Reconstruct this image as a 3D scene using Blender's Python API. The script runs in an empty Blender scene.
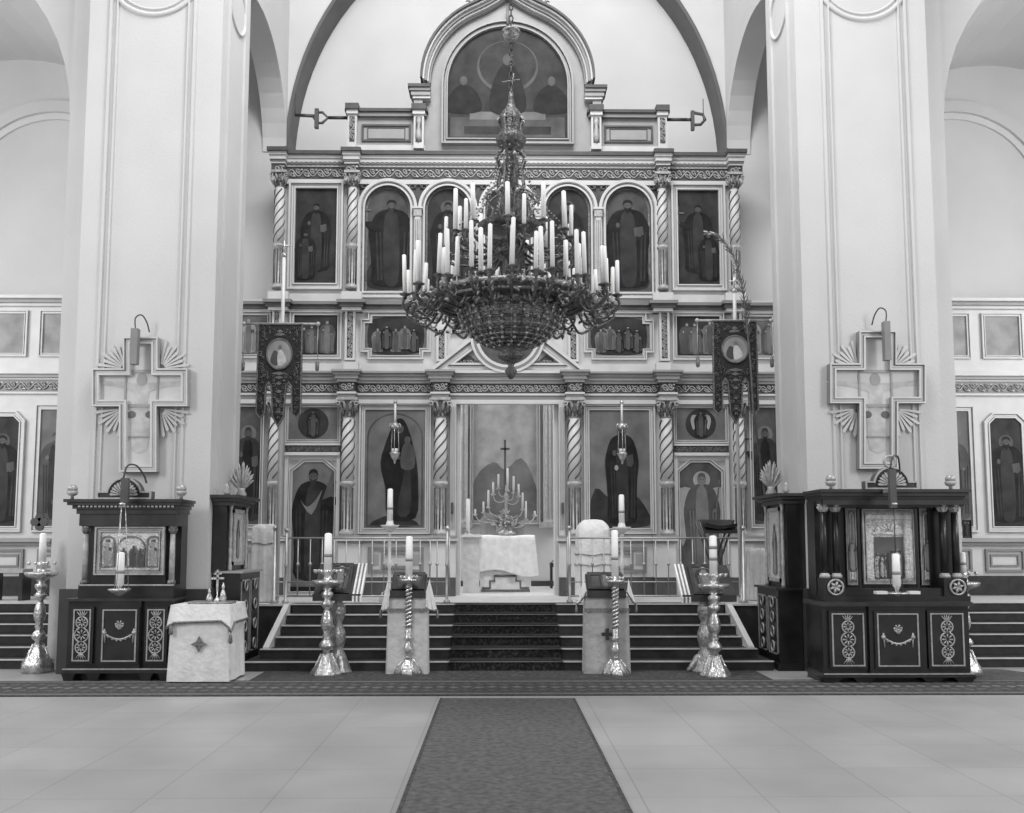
import bpy, math, random
from mathutils import Vector, Matrix
random.seed(7)
pi = math.pi
sc = bpy.context.scene
COL = sc.collection
# ------------------------------------------------------------------ camera
F = 965.0; H = 1.7; CX = -0.13
yaw = math.atan(12 / F); pitch = math.atan(F / 10500)
PV = 542.5 - F * math.tan(pitch)      # image row of the lens axis (the view camera's front is raised)
fwd = Vector((math.sin(yaw) * math.cos(pitch), math.cos(yaw) * math.cos(pitch), math.sin(pitch)))
rgt = Vector((math.cos(yaw), -math.sin(yaw), 0))
upv = rgt.cross(fwd)
cd = bpy.data.cameras.new('camera'); cam = bpy.data.objects.new('camera', cd); COL.objects.link(cam)
cd.sensor_width = 36; cd.lens = 36 * F / 1024; cd.clip_end = 200; cd.shift_y = (PV - 406.5) / 1024
mt = Matrix((rgt, upv, -fwd)).transposed().to_4x4(); mt.translation = (CX, 0, H)
cam.matrix_world = mt
sc.camera = cam
def ray(u, v): return fwd * F + rgt * (u - 512) - upv * (v - PV)
def W(u, v, Y):
    d = ray(u, v); t = Y / d.y
    return CX + t * d.x, H + t * d.z
def WX(u, v, Y): return W(u, v, Y)[0]
def WZ(v, Y, u=508): return W(u, v, Y)[1]
def G(u, v, z=0):
    d = ray(u, v); t = (z - H) / d.z
    return CX + t * d.x, t * d.y
def PX(Y, z=H): return (Y * math.cos(pitch) + (z - H) * math.sin(pitch)) / F   # metres per pixel
def AX(u, v, Y): return abs(W(u, v, Y)[0])
# ------------------------------------------------------------------ materials
MATS = {}
def mat(name, v, rough=.6, metal=0, var=.08, scale=6, bump=0, bscale=40, tint=(1, 1, 1), v2=None, detail=4, lo=.3, hi=.7):
    m = bpy.data.materials.new(name); m.use_nodes = True; nt = m.node_tree; b = nt.nodes['Principled BSDF']
    b.inputs['Roughness'].default_value = rough; b.inputs['Metallic'].default_value = metal
    tc = nt.nodes.new('ShaderNodeTexCoord'); n = nt.nodes.new('ShaderNodeTexNoise')
    n.inputs['Scale'].default_value = scale; n.inputs['Detail'].default_value = detail
    nt.links.new(tc.outputs['Object'], n.inputs['Vector'])
    r = nt.nodes.new('ShaderNodeValToRGB'); nt.links.new(n.outputs['Fac'], r.inputs['Fac'])
    a = v * (1 - var); c = v * (1 + var) if v2 is None else v2
    r.color_ramp.elements[0].position = lo; r.color_ramp.elements[1].position = hi
    r.color_ramp.elements[0].color = (a * tint[0], a * tint[1], a * tint[2], 1)
    r.color_ramp.elements[1].color = (c * tint[0], c * tint[1], c * tint[2], 1)
    nt.links.new(r.outputs['Color'], b.inputs['Base Color'])
    if bump:
        n2 = nt.nodes.new('ShaderNodeTexNoise'); n2.inputs['Scale'].default_value = bscale
        nt.links.new(tc.outputs['Object'], n2.inputs['Vector'])
        bp = nt.nodes.new('ShaderNodeBump'); bp.inputs['Strength'].default_value = bump; bp.inputs['Distance'].default_value = .02
        nt.links.new(n2.outputs['Fac'], bp.inputs['Height']); nt.links.new(bp.outputs['Normal'], b.inputs['Normal'])
    if name.startswith('canvas'): b.inputs['Specular IOR Level'].default_value = .15
    MATS[name] = m; return m
mat('plaster', .56, .85, var=.05, scale=.8, bump=.15)
mat('plaster_pale', .62, .85, var=.05, scale=.8, bump=.1)
mat('arch_dark', .115, .8, var=.12, scale=2)  # dark grey tone of the great arch's soffit
mat('dado_paint', .045, .5, var=.25, scale=3)
mat('stone_step', .55, .6, var=.12, scale=5)
mat('riser_dark', .022, .7, var=.4, scale=8)
mat('solea_floor', .62, .5, var=.08, scale=3)
mat('white_paint', .56, .5, var=.06, scale=4)
mat('grey_paint', .30, .5, var=.08, scale=4)
mat('mid_paint', .20, .5, var=.08, scale=4)
mat('gilt', .17, .38, .35, var=.35, scale=14, bump=.5)
mat('gilt_light', .38, .5, .15, var=.25, scale=14, bump=.3)
mat('frieze_ground', .06, .6, var=.3, scale=12)
mat('dark_line', .07, .6, var=.2)
mat('canvas_dark', .036, .55, var=.45, scale=3.5)
mat('canvas_deep', .016, .55, var=.5, scale=5)
mat('canvas_mid', .082, .55, var=.35, scale=3)
mat('canvas_grey', .15, .6, var=.3, scale=2.5)
mat('canvas_pale', .30, .6, var=.25, scale=3)
mat('canvas_bright', .50, .6, var=.2, scale=8)
mat('kiot_wood', .014, .3, var=.5, scale=5)
mat('kiot_wood_warm', .03, .28, var=.4, scale=5)
mat('inlay', .38, .35, .3, var=.2, scale=20)
mat('kiot_mirror', .12, .2, .3, var=.3, scale=4)
mat('cloth_white', .72, .85, var=.1, scale=9, bump=.5, bscale=18)
mat('cloth_cream', .55, .85, var=.12, scale=9, bump=.5, bscale=18)
mat('cloth_grey', .40, .85, var=.15, scale=9, bump=.5, bscale=18)
mat('braid', .16, .7, var=.5, scale=40)
mat('wax', .80, .5, var=.05)
mat('wax_band', .25, .5, var=.1)
mat('silver', .55, .28, .75, var=.3, scale=18, bump=.6, bscale=30)
mat('silver_dull', .38, .35, .6, var=.4, scale=18, bump=.6, bscale=30)
mat('bronze', .10, .35, .45, var=.6, scale=25, bump=.8, bscale=40)
mat('bronze_pale', .26, .35, .5, var=.5, scale=25, bump=.8, bscale=40)
mat('crystal', .34, .15, .3, var=.7, scale=60, bump=.8, bscale=60)
mat('iron', .09, .5, .6, var=.2)
mat('rail_metal', .42, .4, .4, var=.15)
mat('banner_cloth', .018, .8, var=.5, scale=30, bump=.3)
mat('banner_braid', .14, .5, .3, var=.5, scale=40)
mat('carpet_dark', .055, .95, var=.55, scale=22, bump=.8, bscale=60)
mat('carpet_stair', .012, .95, var=.8, scale=26, v2=.05, bump=.8, bscale=60, lo=.45, hi=.75)
mat('carpet_field', .095, .95, var=.35, scale=18, bump=.8, bscale=60)
mat('carpet_motif', .15, .95, var=.3, scale=30, bump=.5, bscale=60)
mat('leaf_dry', .40, .8, var=.3, scale=20)
mat('leaf_dark', .11, .8, var=.4, scale=20)
mat('paper', .7, .8, var=.05)
mat('iron_white', .66, .5, var=.05)
mat('silver_cover', .42, .4, .4, var=.35, scale=25, bump=.8, bscale=50)
mat('silver_cover_pale', .60, .4, .3, var=.25, scale=25, bump=.8, bscale=50)
mat('skin', .33, .6, var=.1)
def floor_mat():
    m = mat('floor_tile', .35, .42, var=.14, scale=.9)
    nt = m.node_tree; b = nt.nodes['Principled BSDF']
    tc = nt.nodes.new('ShaderNodeTexCoord'); mp = nt.nodes.new('ShaderNodeMapping')
    nt.links.new(tc.outputs['Object'], mp.inputs['Vector'])
    br = nt.nodes.new('ShaderNodeTexBrick'); br.offset = 0; br.inputs['Scale'].default_value = 1
    br.inputs['Brick Width'].default_value = .82; br.inputs['Row Height'].default_value = .82; br.inputs['Mortar Size'].default_value = .006
    br.inputs['Mortar Smooth'].default_value = .4
    br.inputs['Color1'].default_value = (1, 1, 1, 1); br.inputs['Color2'].default_value = (.93, .93, .93, 1); br.inputs['Mortar'].default_value = (.68, .68, .68, 1)
    nt.links.new(mp.outputs['Vector'], br.inputs['Vector'])
    src = b.inputs['Base Color'].links[0].from_socket
    mx = nt.nodes.new('ShaderNodeMix'); mx.data_type = 'RGBA'; mx.blend_type = 'MULTIPLY'; mx.inputs[0].default_value = 1
    nt.links.new(src, mx.inputs[6]); nt.links.new(br.outputs['Color'], mx.inputs[7]); nt.links.new(mx.outputs[2], b.inputs['Base Color'])
floor_mat()
# ------------------------------------------------------------------ mesh builder
ORG = {}
def offset_poly(pts, d):
    """inset a counter-clockwise closed polygon of (a,b) by d with mitred corners"""
    n = len(pts); out = []
    for i in range(n):
        p0, p1, p2 = pts[i - 1], pts[i], pts[(i + 1) % n]
        e1 = (p1[0] - p0[0], p1[1] - p0[1]); e2 = (p2[0] - p1[0], p2[1] - p1[1])
        l1 = math.hypot(*e1) or 1e-9; l2 = math.hypot(*e2) or 1e-9
        n1 = (-e1[1] / l1, e1[0] / l1); n2 = (-e2[1] / l2, e2[0] / l2)
        k = 1 + n1[0] * n2[0] + n1[1] * n2[1]
        k = max(k, .25)
        out.append((p1[0] + (n1[0] + n2[0]) / k * d, p1[1] + (n1[1] + n2[1]) / k * d))
    return out
def area2(p): return sum(p[i - 1][0] * p[i][1] - p[i][0] * p[i - 1][1] for i in range(len(p)))
def ccw(p): return p if area2(p) > 0 else p[::-1]
def rectp(x0, x1, z0, z1): return [(x0, z0), (x1, z0), (x1, z1), (x0, z1)]
def archp(x0, x1, z0, zs, zt, n=16):
    """door shape: flat foot, semi-elliptic head"""
    c = (x0 + x1) / 2; r = (x1 - x0) / 2
    return [(x0, z0), (x1, z0)] + [(c + r * math.cos(pi * i / n), zs + (zt - zs) * math.sin(pi * i / n)) for i in range(n + 1)]
def ellp(cx, cz, rx, rz, n=24, a0=0, a1=2 * pi):
    full = abs(a1 - a0 - 2 * pi) < 1e-6
    return [(cx + rx * math.cos(a0 + (a1 - a0) * i / (n if full else n - 1)), cz + rz * math.sin(a0 + (a1 - a0) * i / (n if full else n - 1))) for i in range(n)]
def smooth(p, k=4, closed=True):
    n = len(p); out = []
    rng = range(n) if closed else range(n - 1)
    for i in rng:
        g = (lambda j: p[j % n]) if closed else (lambda j: p[max(0, min(n - 1, j))])
        a, b, c, d = g(i - 1), g(i), g(i + 1), g(i + 2)
        for j in range(k):
            t = j / k
            out.append(tuple(.5 * (2 * b[q] + (c[q] - a[q]) * t + (2 * a[q] - 5 * b[q] + 4 * c[q] - d[q]) * t * t + (3 * b[q] - a[q] - 3 * c[q] + d[q]) * t ** 3) for q in range(len(b))))
    if not closed: out.append(tuple(p[-1]))
    return out
class M:
    def __init__(s, *mats): s.v = []; s.f = []; s.m = []; s.sm = []; s.mats = list(mats); s.T = None
    def mi(s, name):
        if isinstance(name, int): return name
        if name not in s.mats: s.mats.append(name)
        return s.mats.index(name)
    def av(s, p):
        if s.T: p = s.T(p)
        s.v.append(tuple(p)); return len(s.v) - 1
    def face(s, idx, m=0, sm=False): s.f.append(tuple(idx)); s.m.append(s.mi(m)); s.sm.append(sm)
    def box(s, x0, x1, y0, y1, z0, z1, m=0):
        i = [s.av(p) for p in ((x0, y0, z0), (x1, y0, z0), (x1, y1, z0), (x0, y1, z0), (x0, y0, z1), (x1, y0, z1), (x1, y1, z1), (x0, y1, z1))]
        for q in ((0, 3, 2, 1), (4, 5, 6, 7), (0, 1, 5, 4), (1, 2, 6, 5), (2, 3, 7, 6), (3, 0, 4, 7)): s.face([i[k] for k in q], m)
        return s
    def prism(s, poly, y0, y1, m=0, axis='y', smooth_=False):
        """poly in (x,z) run along y; axis 'x': poly in (y,z) run along x; axis 'z': poly (x,y) run up z"""
        poly = ccw(poly); n = len(poly)
        def P(a, b, t): return (a, t, b) if axis == 'y' else ((t, a, b) if axis == 'x' else (a, b, t))
        A = [s.av(P(a, b, y0)) for a, b in poly]; B = [s.av(P(a, b, y1)) for a, b in poly]
        flip = axis == 'y'
        s.face(A if flip else A[::-1], m); s.face(B[::-1] if flip else B, m)
        for i in range(n):
            j = (i + 1) % n
            q = [A[i], A[j], B[j], B[i]]
            s.face(q[::-1] if flip else q, m, smooth_)
        return s
    def poly(s, poly, y, m=0):
        s.face([s.av((a, y, b)) for a, b in ccw(poly)], m); return s
    def mould(s, poly, prof, m=0, ms=None):
        """sweep a profile [(inset, y)] round a closed polygon in the xz plane"""
        poly = ccw(poly); n = len(poly); rings = []
        for d, y in prof: rings.append([s.av((a, y, b)) for a, b in offset_poly(poly, d)])
        for k in range(len(prof) - 1):
            for i in range(n):
                j = (i + 1) % n
                s.face([rings[k][i], rings[k][j], rings[k + 1][j], rings[k + 1][i]], ms[k] if ms else m)
        return s
    def tube(s, pts, r, n=6, m=0, closed=False, cap=True):
        pts = [Vector(p) for p in pts]; N = len(pts); rings = []; prev = None
        for i, p in enumerate(pts):
            if closed: t = pts[(i + 1) % N] - pts[i - 1]
            else: t = pts[min(i + 1, N - 1)] - pts[max(i - 1, 0)]
            t = t.normalized() if t.length > 1e-9 else Vector((0, 0, 1))
            if prev is None:
                a = Vector((0, 0, 1)) if abs(t.z) < .9 else Vector((1, 0, 0)); u = t.cross(a).normalized()
            else:
                u = prev - t * prev.dot(t); u = u.normalized() if u.length > 1e-6 else t.cross(Vector((0, .3, 1))).normalized()
            prev = u; w = t.cross(u); rr = r[i] if isinstance(r, (list, tuple)) else r
            rings.append([s.av(p + (u * math.cos(2 * pi * k / n) + w * math.sin(2 * pi * k / n)) * rr) for k in range(n)])
        for i in range(N if closed else N - 1):
            A = rings[i]; B = rings[(i + 1) % N]
            for k in range(n): s.face([A[k], A[(k + 1) % n], B[(k + 1) % n], B[k]], m, True)
        if cap and not closed: s.face(rings[0][::-1], m); s.face(rings[-1], m)
        return s
    def lathe(s, prof, cx, cy, n=16, m=0, sq=0, wave=None, cap=True, sm=True):
        rings = []
        for r, z in prof:
            ring = []
            for k in range(n):
                a = 2 * pi * k / n; q = r
                if wave: q = r * (1 + wave[1] * math.cos(wave[0] * a))
                ring.append(s.av((cx + q * math.cos(a), cy + q * math.sin(a), z)))
            rings.append(ring)
        up = prof[-1][1] > prof[0][1]
        for i in range(len(prof) - 1):
            for k in range(n):
                q = [rings[i][k], rings[i][(k + 1) % n], rings[i + 1][(k + 1) % n], rings[i + 1][k]]
                s.face(q if up else q[::-1], m, sm)
        if cap:
            s.face(rings[0][::-1] if up else rings[0], m); s.face(rings[-1] if up else rings[-1][::-1], m)
        return s
    def ball(s, c, r, m=0, n=10, sz=1):
        k = 6
        return s.lathe([(max(r * math.sin(pi * i / k), r * .02), c[2] - r * sz * math.cos(pi * i / k)) for i in range(k + 1)], c[0], c[1], n, m)
    def grid(s, fn, nu, nv, m=0, sm=True, closed_u=False):
        I = [[s.av(fn(i / nu, j / nv)) for i in range(nu if closed_u else nu + 1)] for j in range(nv + 1)]
        for j in range(nv):
            for i in range(nu):
                i2 = (i + 1) % nu if closed_u else i + 1
                s.face([I[j][i], I[j][i2], I[j + 1][i2], I[j + 1][i]], m, sm)
        return s
    def merge(s, o, T=None):
        b = len(s.v); s.v += [tuple(T(p)) if T else p for p in o.v]
        for f, mm, q in zip(o.f, o.m, o.sm): s.f.append(tuple(b + i for i in f)); s.m.append(s.mi(o.mats[mm])); s.sm.append(q)
    def build(s, name, parent=None, label=None, cat=None, group=None, kind=None, org=None):
        me = bpy.data.meshes.new(name)
        if parent is not None: o3 = ORG[parent.name]
        elif org is not None: o3 = org
        elif s.v:
            xs = [p[0] for p in s.v]; ys = [p[1] for p in s.v]; zs = [p[2] for p in s.v]
            o3 = ((min(xs) + max(xs)) / 2, (min(ys) + max(ys)) / 2, min(zs))
        else: o3 = (0, 0, 0)
        me.from_pydata([(p[0] - o3[0], p[1] - o3[1], p[2] - o3[2]) for p in s.v], [], s.f)
        for mname in s.mats: me.materials.append(MATS[mname])
        me.polygons.foreach_set('material_index', s.m); me.polygons.foreach_set('use_smooth', s.sm)
        me.update()
        o = bpy.data.objects.new(name, me); COL.objects.link(o)
        if parent is not None: o.parent = parent
        else: o.location = o3
        ORG[o.name] = o3
        tag(o, label, cat, group, kind); return o
def tag(o, label=None, cat=None, group=None, kind=None):
    if label: o['label'] = label
    if cat: o['category'] = cat
    if group: o['group'] = group
    if kind: o['kind'] = kind
    return o
def thing(name, loc, label, cat, group=None):
    o = bpy.data.objects.new(name, None); o.empty_display_size = .1; COL.objects.link(o); o.location = loc; ORG[o.name] = tuple(loc)
    return tag(o, label, cat, group)
def struct(m, name, label=None): return m.build(name, label=label, kind='structure')
# ------------------------------------------------------------------ ornament helpers
def scroll(m, x0, x1, z0, z1, y, mm=0, t=None, period=None):
    """running vine of spirals in a band"""
    h = z1 - z0; t = t or h * .07; period = period or h * 1.5
    n = max(1, round((x1 - x0) / period)); p = (x1 - x0) / n; zc = (z0 + z1) / 2
    pts = [(x0 + p * n * i / (n * 10), y, zc + h * .3 * math.sin(2 * pi * i / 10)) for i in range(n * 10 + 1)]
    m.tube(pts, t, 4, mm)
    for k in range(n):
        for q, sg in ((.25, -1), (.75, 1)):
            cx = x0 + p * (k + q); cz = zc + sg * h * .1
            m.tube([(cx + h * .3 * (1 - a / 11) * math.cos(a * .85 + sg), y - t * .4, cz + h * .3 * (1 - a / 11) * math.sin(a * .85 * sg + .4)) for a in range(11)], t * .9, 4, mm)
            m.poly(ellp(cx + p * .24, zc + sg * h * .3, h * .12, h * .09, 6), y - t, mm)
def vscroll(m, xc, z0, z1, w, y, mm=0):
    o = M(*m.mats); scroll(o, z0, z1, -w / 2, w / 2, y, mm, t=w * .09)
    m.merge(o, lambda p: (xc + p[2], p[1], p[0]))
def dentils(m, x0, x1, y0, y1, z0, z1, step, mm=0):
    n = max(1, round((x1 - x0) / step)); p = (x1 - x0) / n
    for i in range(n): m.box(x0 + p * (i + .2), x0 + p * (i + .8), y0, y1, z0, z1, mm)
def cornice(m, x0, x1, yb, steps, mm=0, ends=True):
    """steps: [(projection, z_low, z_high, material)], returning round both ends"""
    for pr, za, zb, q in steps:
        e = pr if ends else 0
        m.box(x0 - e, x1 + e, yb - pr, yb + .02, za, zb, q)
# ------------------------------------------------------------------ painted figures (flat paint on a flat panel)
def saint(m, cx, z0, h, y, robe='canvas_deep', inner='canvas_mid', face='canvas_pale', halo='canvas_grey', kind=0, w=1.0, turn=0):
    e = .0025
    X = lambda a: cx + a * h * w * (1 if turn >= 0 else -1)
    Z = lambda b: z0 + b * h
    P = lambda L: [(X(a), Z(b)) for a, b in L]
    if halo: m.poly(ellp(X(0), Z(.905), .085 * h, .085 * h, 20), y - e, halo)
    r = smooth([(-.15, 0), (-.17, .2), (-.19, .45), (-.2, .62), (-.14, .8), (-.05, .86), (.05, .86), (.14, .8), (.2, .6), (.18, .42), (.17, .2), (.15, 0)] if kind != 2 else
               [(-.12, 0), (-.16, .3), (-.22, .55), (-.15, .78), (-.07, .95), (0, 1.0), (.07, .95), (.14, .78), (.2, .55), (.22, .3), (.19, 0)], 3)
    m.poly(P(r), y - 2 * e, robe)
    if kind != 2:
        m.poly(P(smooth([(-.05, .02), (-.07, .4), (-.055, .8), (.05, .8), (.075, .4), (.06, .02)], 3)), y - 3 * e, inner)
        for a in (-.12, -.09, .1, .13): m.poly(P([(a, .05), (a * 1.15, .6), (a * 1.15 + .012, .6), (a + .02, .05)]), y - 3 * e, inner)
    else:
        m.poly(P(smooth([(-.02, .05), (.06, .45), (.12, .5), (.13, .06)], 3)), y - 3 * e, inner)
    m.poly(ellp(X(0), Z(.9), .042 * h, .056 * h, 16), y - 4 * e, face)
    m.poly(P(smooth([(-.043, .91), (-.035, .955), (0, .972), (.035, .955), (.043, .91), (.02, .935), (-.02, .935)], 2)), y - 5 * e, robe)
    if kind != 2 and kind != 3: m.poly(P(smooth([(-.034, .885), (0, .81), (.034, .885), (0, .868)], 2)), y - 5 * e, inner if kind == 1 else robe)
    for a in (-.016, .016): m.poly(ellp(X(a), Z(.905), .006 * h, .004 * h, 6), y - 5 * e, 'canvas_deep')
    if kind == 0:      # holds a book, blesses
        m.poly(P([(.06, .55), (.14, .57), (.13, .67), (.05, .65)]), y - 5 * e, 'canvas_mid')
        m.poly(ellp(X(-.09), Z(.68), .022 * h, .03 * h, 10), y - 6 * e, face)
        m.poly(ellp(X(.1), Z(.56), .02 * h, .016 * h, 10), y - 6 * e, face)
    if kind == 1:      # holds a cross on a staff
        m.poly(P([(-.27, .3), (-.255, .3), (-.245, .95), (-.26, .95)]), y - 5 * e, 'canvas_grey')
        m.poly(P([(-.32, .84), (-.18, .84), (-.18, .86), (-.32, .86)]), y - 5 * e, 'canvas_grey')
        m.poly(P(smooth([(-.13, .6), (-.25, .68), (-.24, .72), (-.12, .7)], 2)), y - 5 * e, robe)
        m.poly(ellp(X(-.25), Z(.7), .02 * h, .02 * h, 8), y - 6 * e, face)
    if kind == 2:      # mother and child
        m.poly(P(smooth([(.02, .5), (.03, .7), (.1, .76), (.17, .68), (.17, .5)], 3)), y - 4 * e, 'canvas_mid')
        m.poly(ellp(X(.09), Z(.78), .032 * h, .038 * h, 12), y - 5 * e, face)
        m.poly(ellp(X(-.02), Z(.6), .03 * h, .018 * h, 10), y - 6 * e, face)
    if kind == 3:      # winged
        for sg in (-1, 1):
            m.poly(P(smooth([(sg * .08, .78), (sg * .24, .82), (sg * .3, .6), (sg * .22, .25), (sg * .14, .5)], 3)), y - 1.5 * e, 'canvas_pale' if robe != 'canvas_pale' else 'canvas_grey')
        m.poly(P([(.1, .2), (.115, .2), (.2, .9), (.185, .9)]), y - 5 * e, 'canvas_grey')
        m.poly(ellp(X(.14), Z(.6), .02 * h, .02 * h, 8), y - 6 * e, face)
def framed(m, poly, y, w, fm='white_paint', fm2='gilt', d=.06):
    """three-step picture moulding round poly (outer edge) with inset w"""
    m.mould(poly, [(0, y), (0, y - d), (w * .3, y - d), (w * .42, y - d * .55), (w * .72, y - d * .5), (w * .8, y - d * .8), (w, y - d * .8), (w, y)], ms=[m.mi(q) for q in (fm, fm, fm2, fm, fm2, fm, fm)])
# ================================================================== SETTING
YP = 12.85                 # pillar front
YE = 17.8                  # east wall face
YI = 16.9                  # iconostasis face
SZ = .78                   # height of the solea
ZT = 15.0
m = M('floor_tile'); m.box(-14, 14, -3, 21.2, -.2, 0); f = struct(m, 'floor', 'pale stone tile floor of the church')
# steps and solea
NS = [13.0 + .34 * k for k in range(6)]
def stairs(xa, xb, name, label, flare=0, Yo=0):
    m = M('riser_dark', 'stone_step')
    for k in range(6):
        z1 = .13 * (k + 1); e = flare * max(0, 2 - k) / 2
        y0 = NS[k] + Yo; y1 = 15.06
        xa_, xb_ = xa - e, xb + e
        m.box(xa_, xb_, y0 + .012, y1, z1 - .13, z1 - .016, 'riser_dark')
        m.box(xa_ - .005, xb_ + .005, y0, y0 + .05, z1 - .016, z1, 'stone_step'); m.box(xa_, xb_, y0 + .05, y1, z1 - .03, z1 - .004, 'riser_dark')
    return struct(m, name, label)
xs = AX(292, 604, 14.7)
stairs(-xs, xs, 'steps', 'wide dark stairs with pale nosings before the iconostasis', .26)
for s in (-1, 1):
    m = M(); m.box(s * 7.0 if s < 0 else 5.9, s * 5.9 if s < 0 else 7.0, 0, 0, 0, 0) if 0 else None
    a, b = sorted((s * 6.15, s * 12.0)); stairs(a, b, 'steps', 'dark side stairs with pale nosings in the %s aisle' % ('left' if s < 0 else 'right'), 0, .3)
m = M('solea_floor', 'riser_dark')
m.box(-12.5, 12.5, 15.06, 20.9, 0, SZ - .006, 'riser_dark'); m.box(-12.5, 12.5, 15.04, 20.9, SZ - .03, SZ, 'solea_floor')
for s in (-1, 1):
    a, b = sorted((s * (xs + .03), s * 6.13))
    m.box(a, b, 14.7, 15.06, 0, SZ - .03, 'riser_dark'); m.box(a, b, 14.68, 15.06, SZ - .03, SZ, 'solea_floor')
    # stringer walls flanking the centre stairs
    a, b = sorted((s * (xs + .02), s * (xs + .1)))
    m.prism([(14.69, .0), (14.69, SZ), (14.6, SZ), (13.36, .28), (13.36, .26)], a, b, 'solea_floor', axis='x')
struct(m, 'solea', 'raised pale floor in front of the iconostasis')
# east wall with the big arch
za = WZ(152, YE, 285); xa = AX(285, 150, YE); xb, zb_ = W(333, 0, YE); xb = abs(xb)
bz = (zb_ - za) / math.sqrt(1 - (xb / xa) ** 2)
arch = [(xa * math.cos(pi * i / 48), za + bz * math.sin(pi * i / 48)) for i in range(49)]
m = M('plaster')
for s in (-1, 1):
    L = [(0, ZT), (s * 12.5, ZT), (s * 12.5, 0), (s * xa, 0)] + [(s * abs(a), b) for a, b in arch[:25]]
    m.prism(L, YE, YE + .62, 'plaster')
struct(m, 'wall_east', 'pale plaster wall behind the iconostasis')
m = M('arch_dark'); ri = [(a * .985, za + (b - za) * .985) for a, b in arch]
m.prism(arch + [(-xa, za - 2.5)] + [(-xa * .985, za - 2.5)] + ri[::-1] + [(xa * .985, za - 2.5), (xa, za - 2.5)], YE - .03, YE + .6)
struct(m, 'trim_1', 'dark grey soffit of the great arch')
# apse
m = M('plaster_pale')
m.box(-6, 6, 20.6, 20.8, 0, ZT)
for s in (-1, 1): a, b = sorted((s * (xa + .05), s * (xa + .25))); m.box(a, b, YE + .62, 20.6, 0, za)
oa = [(a * 1.02, za + (b - za) * 1.02) for a, b in arch]; ob = [(a * 1.07, za + (b - za) * 1.06) for a, b in arch]
m.box(-xa - .3, xa + .3, YE + .62, YE + .8, WZ(170, YE), ZT); m.box(-xa - .3, xa + .3, YE + .62, 20.7, WZ(170, YE) - .1, WZ(170, YE))
struct(m, 'wall_apse', 'pale apse wall and vault')
# nave side walls with the aisle arches, between the pillars and the east wall
pxo = AX(88, 0, YP); pxi = AX(221, 0, YP); pxb = AX(60, 480, YP)
print('pillar x', pxo, pxi, pxb)
XN = xa - .03
for s in (-1, 1):
    yc, yr = 15.85, 1.93; zs_ = za; zc = WZ(12, yc, 250)
    zc2 = zc
    L = [(14.0 - .2, ZT), (YE + .05, ZT), (YE + .05, zs_)] + [(yc + yr * math.cos(pi * i / 20), zs_ + (zc2 - zs_) * math.sin(pi * i / 20)) for i in range(21)] + [(13.8, zs_)]
    m = M('plaster'); a, b = sorted((s * XN, s * (XN + .45))); m.prism(L, a, b, 'plaster', axis='x')
    struct(m, 'wall_nave_' + ('left' if s < 0 else 'right'), 'plaster wall over the aisle arch')
# pillars
PW0, PW1 = AX(215, 300, YP), AX(78, 300, YP)
print(PW0, PW1, xa, 'rear px', AX(243, 300, 14.25), AX(243, 300, 14.6))
PD = 14.25
def pillar(s):
    m = M('plaster', 'dado_paint')
    a, b = sorted((s * PW0, s * PW1)); z1 = ZT
    m.box(a, b, YP, PD, .0, z1, 'plaster')
    # wider rear pilaster that carries the aisle arch
    a2, b2 = sorted((s * PW1, s * (PW1 + .42))); m.box(a2, b2, YP + .45, PD, 0, z1, 'plaster')
    # dado
    zd = WZ(589, YP, 60)
    m.box(a - .06, b + .06, YP - .06, PD + .03, 0, zd, 'dado_paint')
    # raised mouldings of the long front panel
    x0, x1 = s * (PW1 - .3), s * (PW0 + .38); x0, x1 = min(x0, x1), max(x0, x1)
    for k, (d, w) in enumerate(((0, .035), (.09, .02))):
        for q in (x0 + d, x1 - d): m.box(q - w / 2, q + w / 2, YP - .03, YP + .01, zd + .12, z1 - .02, 'plaster')
        m.box(x0 + d, x1 - d, YP - .03, YP + .01, zd + .1 + d, zd + .14 + d, 'plaster')
    c = (x0 + x1) / 2; zc = WZ(-30, YP, 157); r = WZ(-30, YP, 157) - WZ(15, YP, 157)
    for rr, w in ((r, .035), (r - .08, .02)):
        m.tube([(c + rr * math.cos(2 * pi * i / 40), YP, zc + rr * math.sin(2 * pi * i / 40)) for i in range(40)], w, 6, 'plaster', closed=True)
    # mouldings on the face towards the nave
    xf = s * PW0
    for yq in (YP + .3, PD - .3):
        a3, b3 = sorted((xf + s * .01, xf - s * .03)); m.box(a3, b3, yq - .02, yq + .02, zd + .12, z1 - .02, 'plaster')
    zc = WZ(5, 13.5, 235); r = .42
    m.tube([(xf, 13.55 + r * math.cos(2 * pi * i / 30), zc + .9 * r * math.sin(2 * pi * i / 30)) for i in range(30)], .03, 6, 'plaster', closed=True)
    struct(m, 'pillar', 'massive plaster pillar with dark dado on the %s' % ('left' if s < 0 else 'right'))
for s in (-1, 1): pillar(s)
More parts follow.
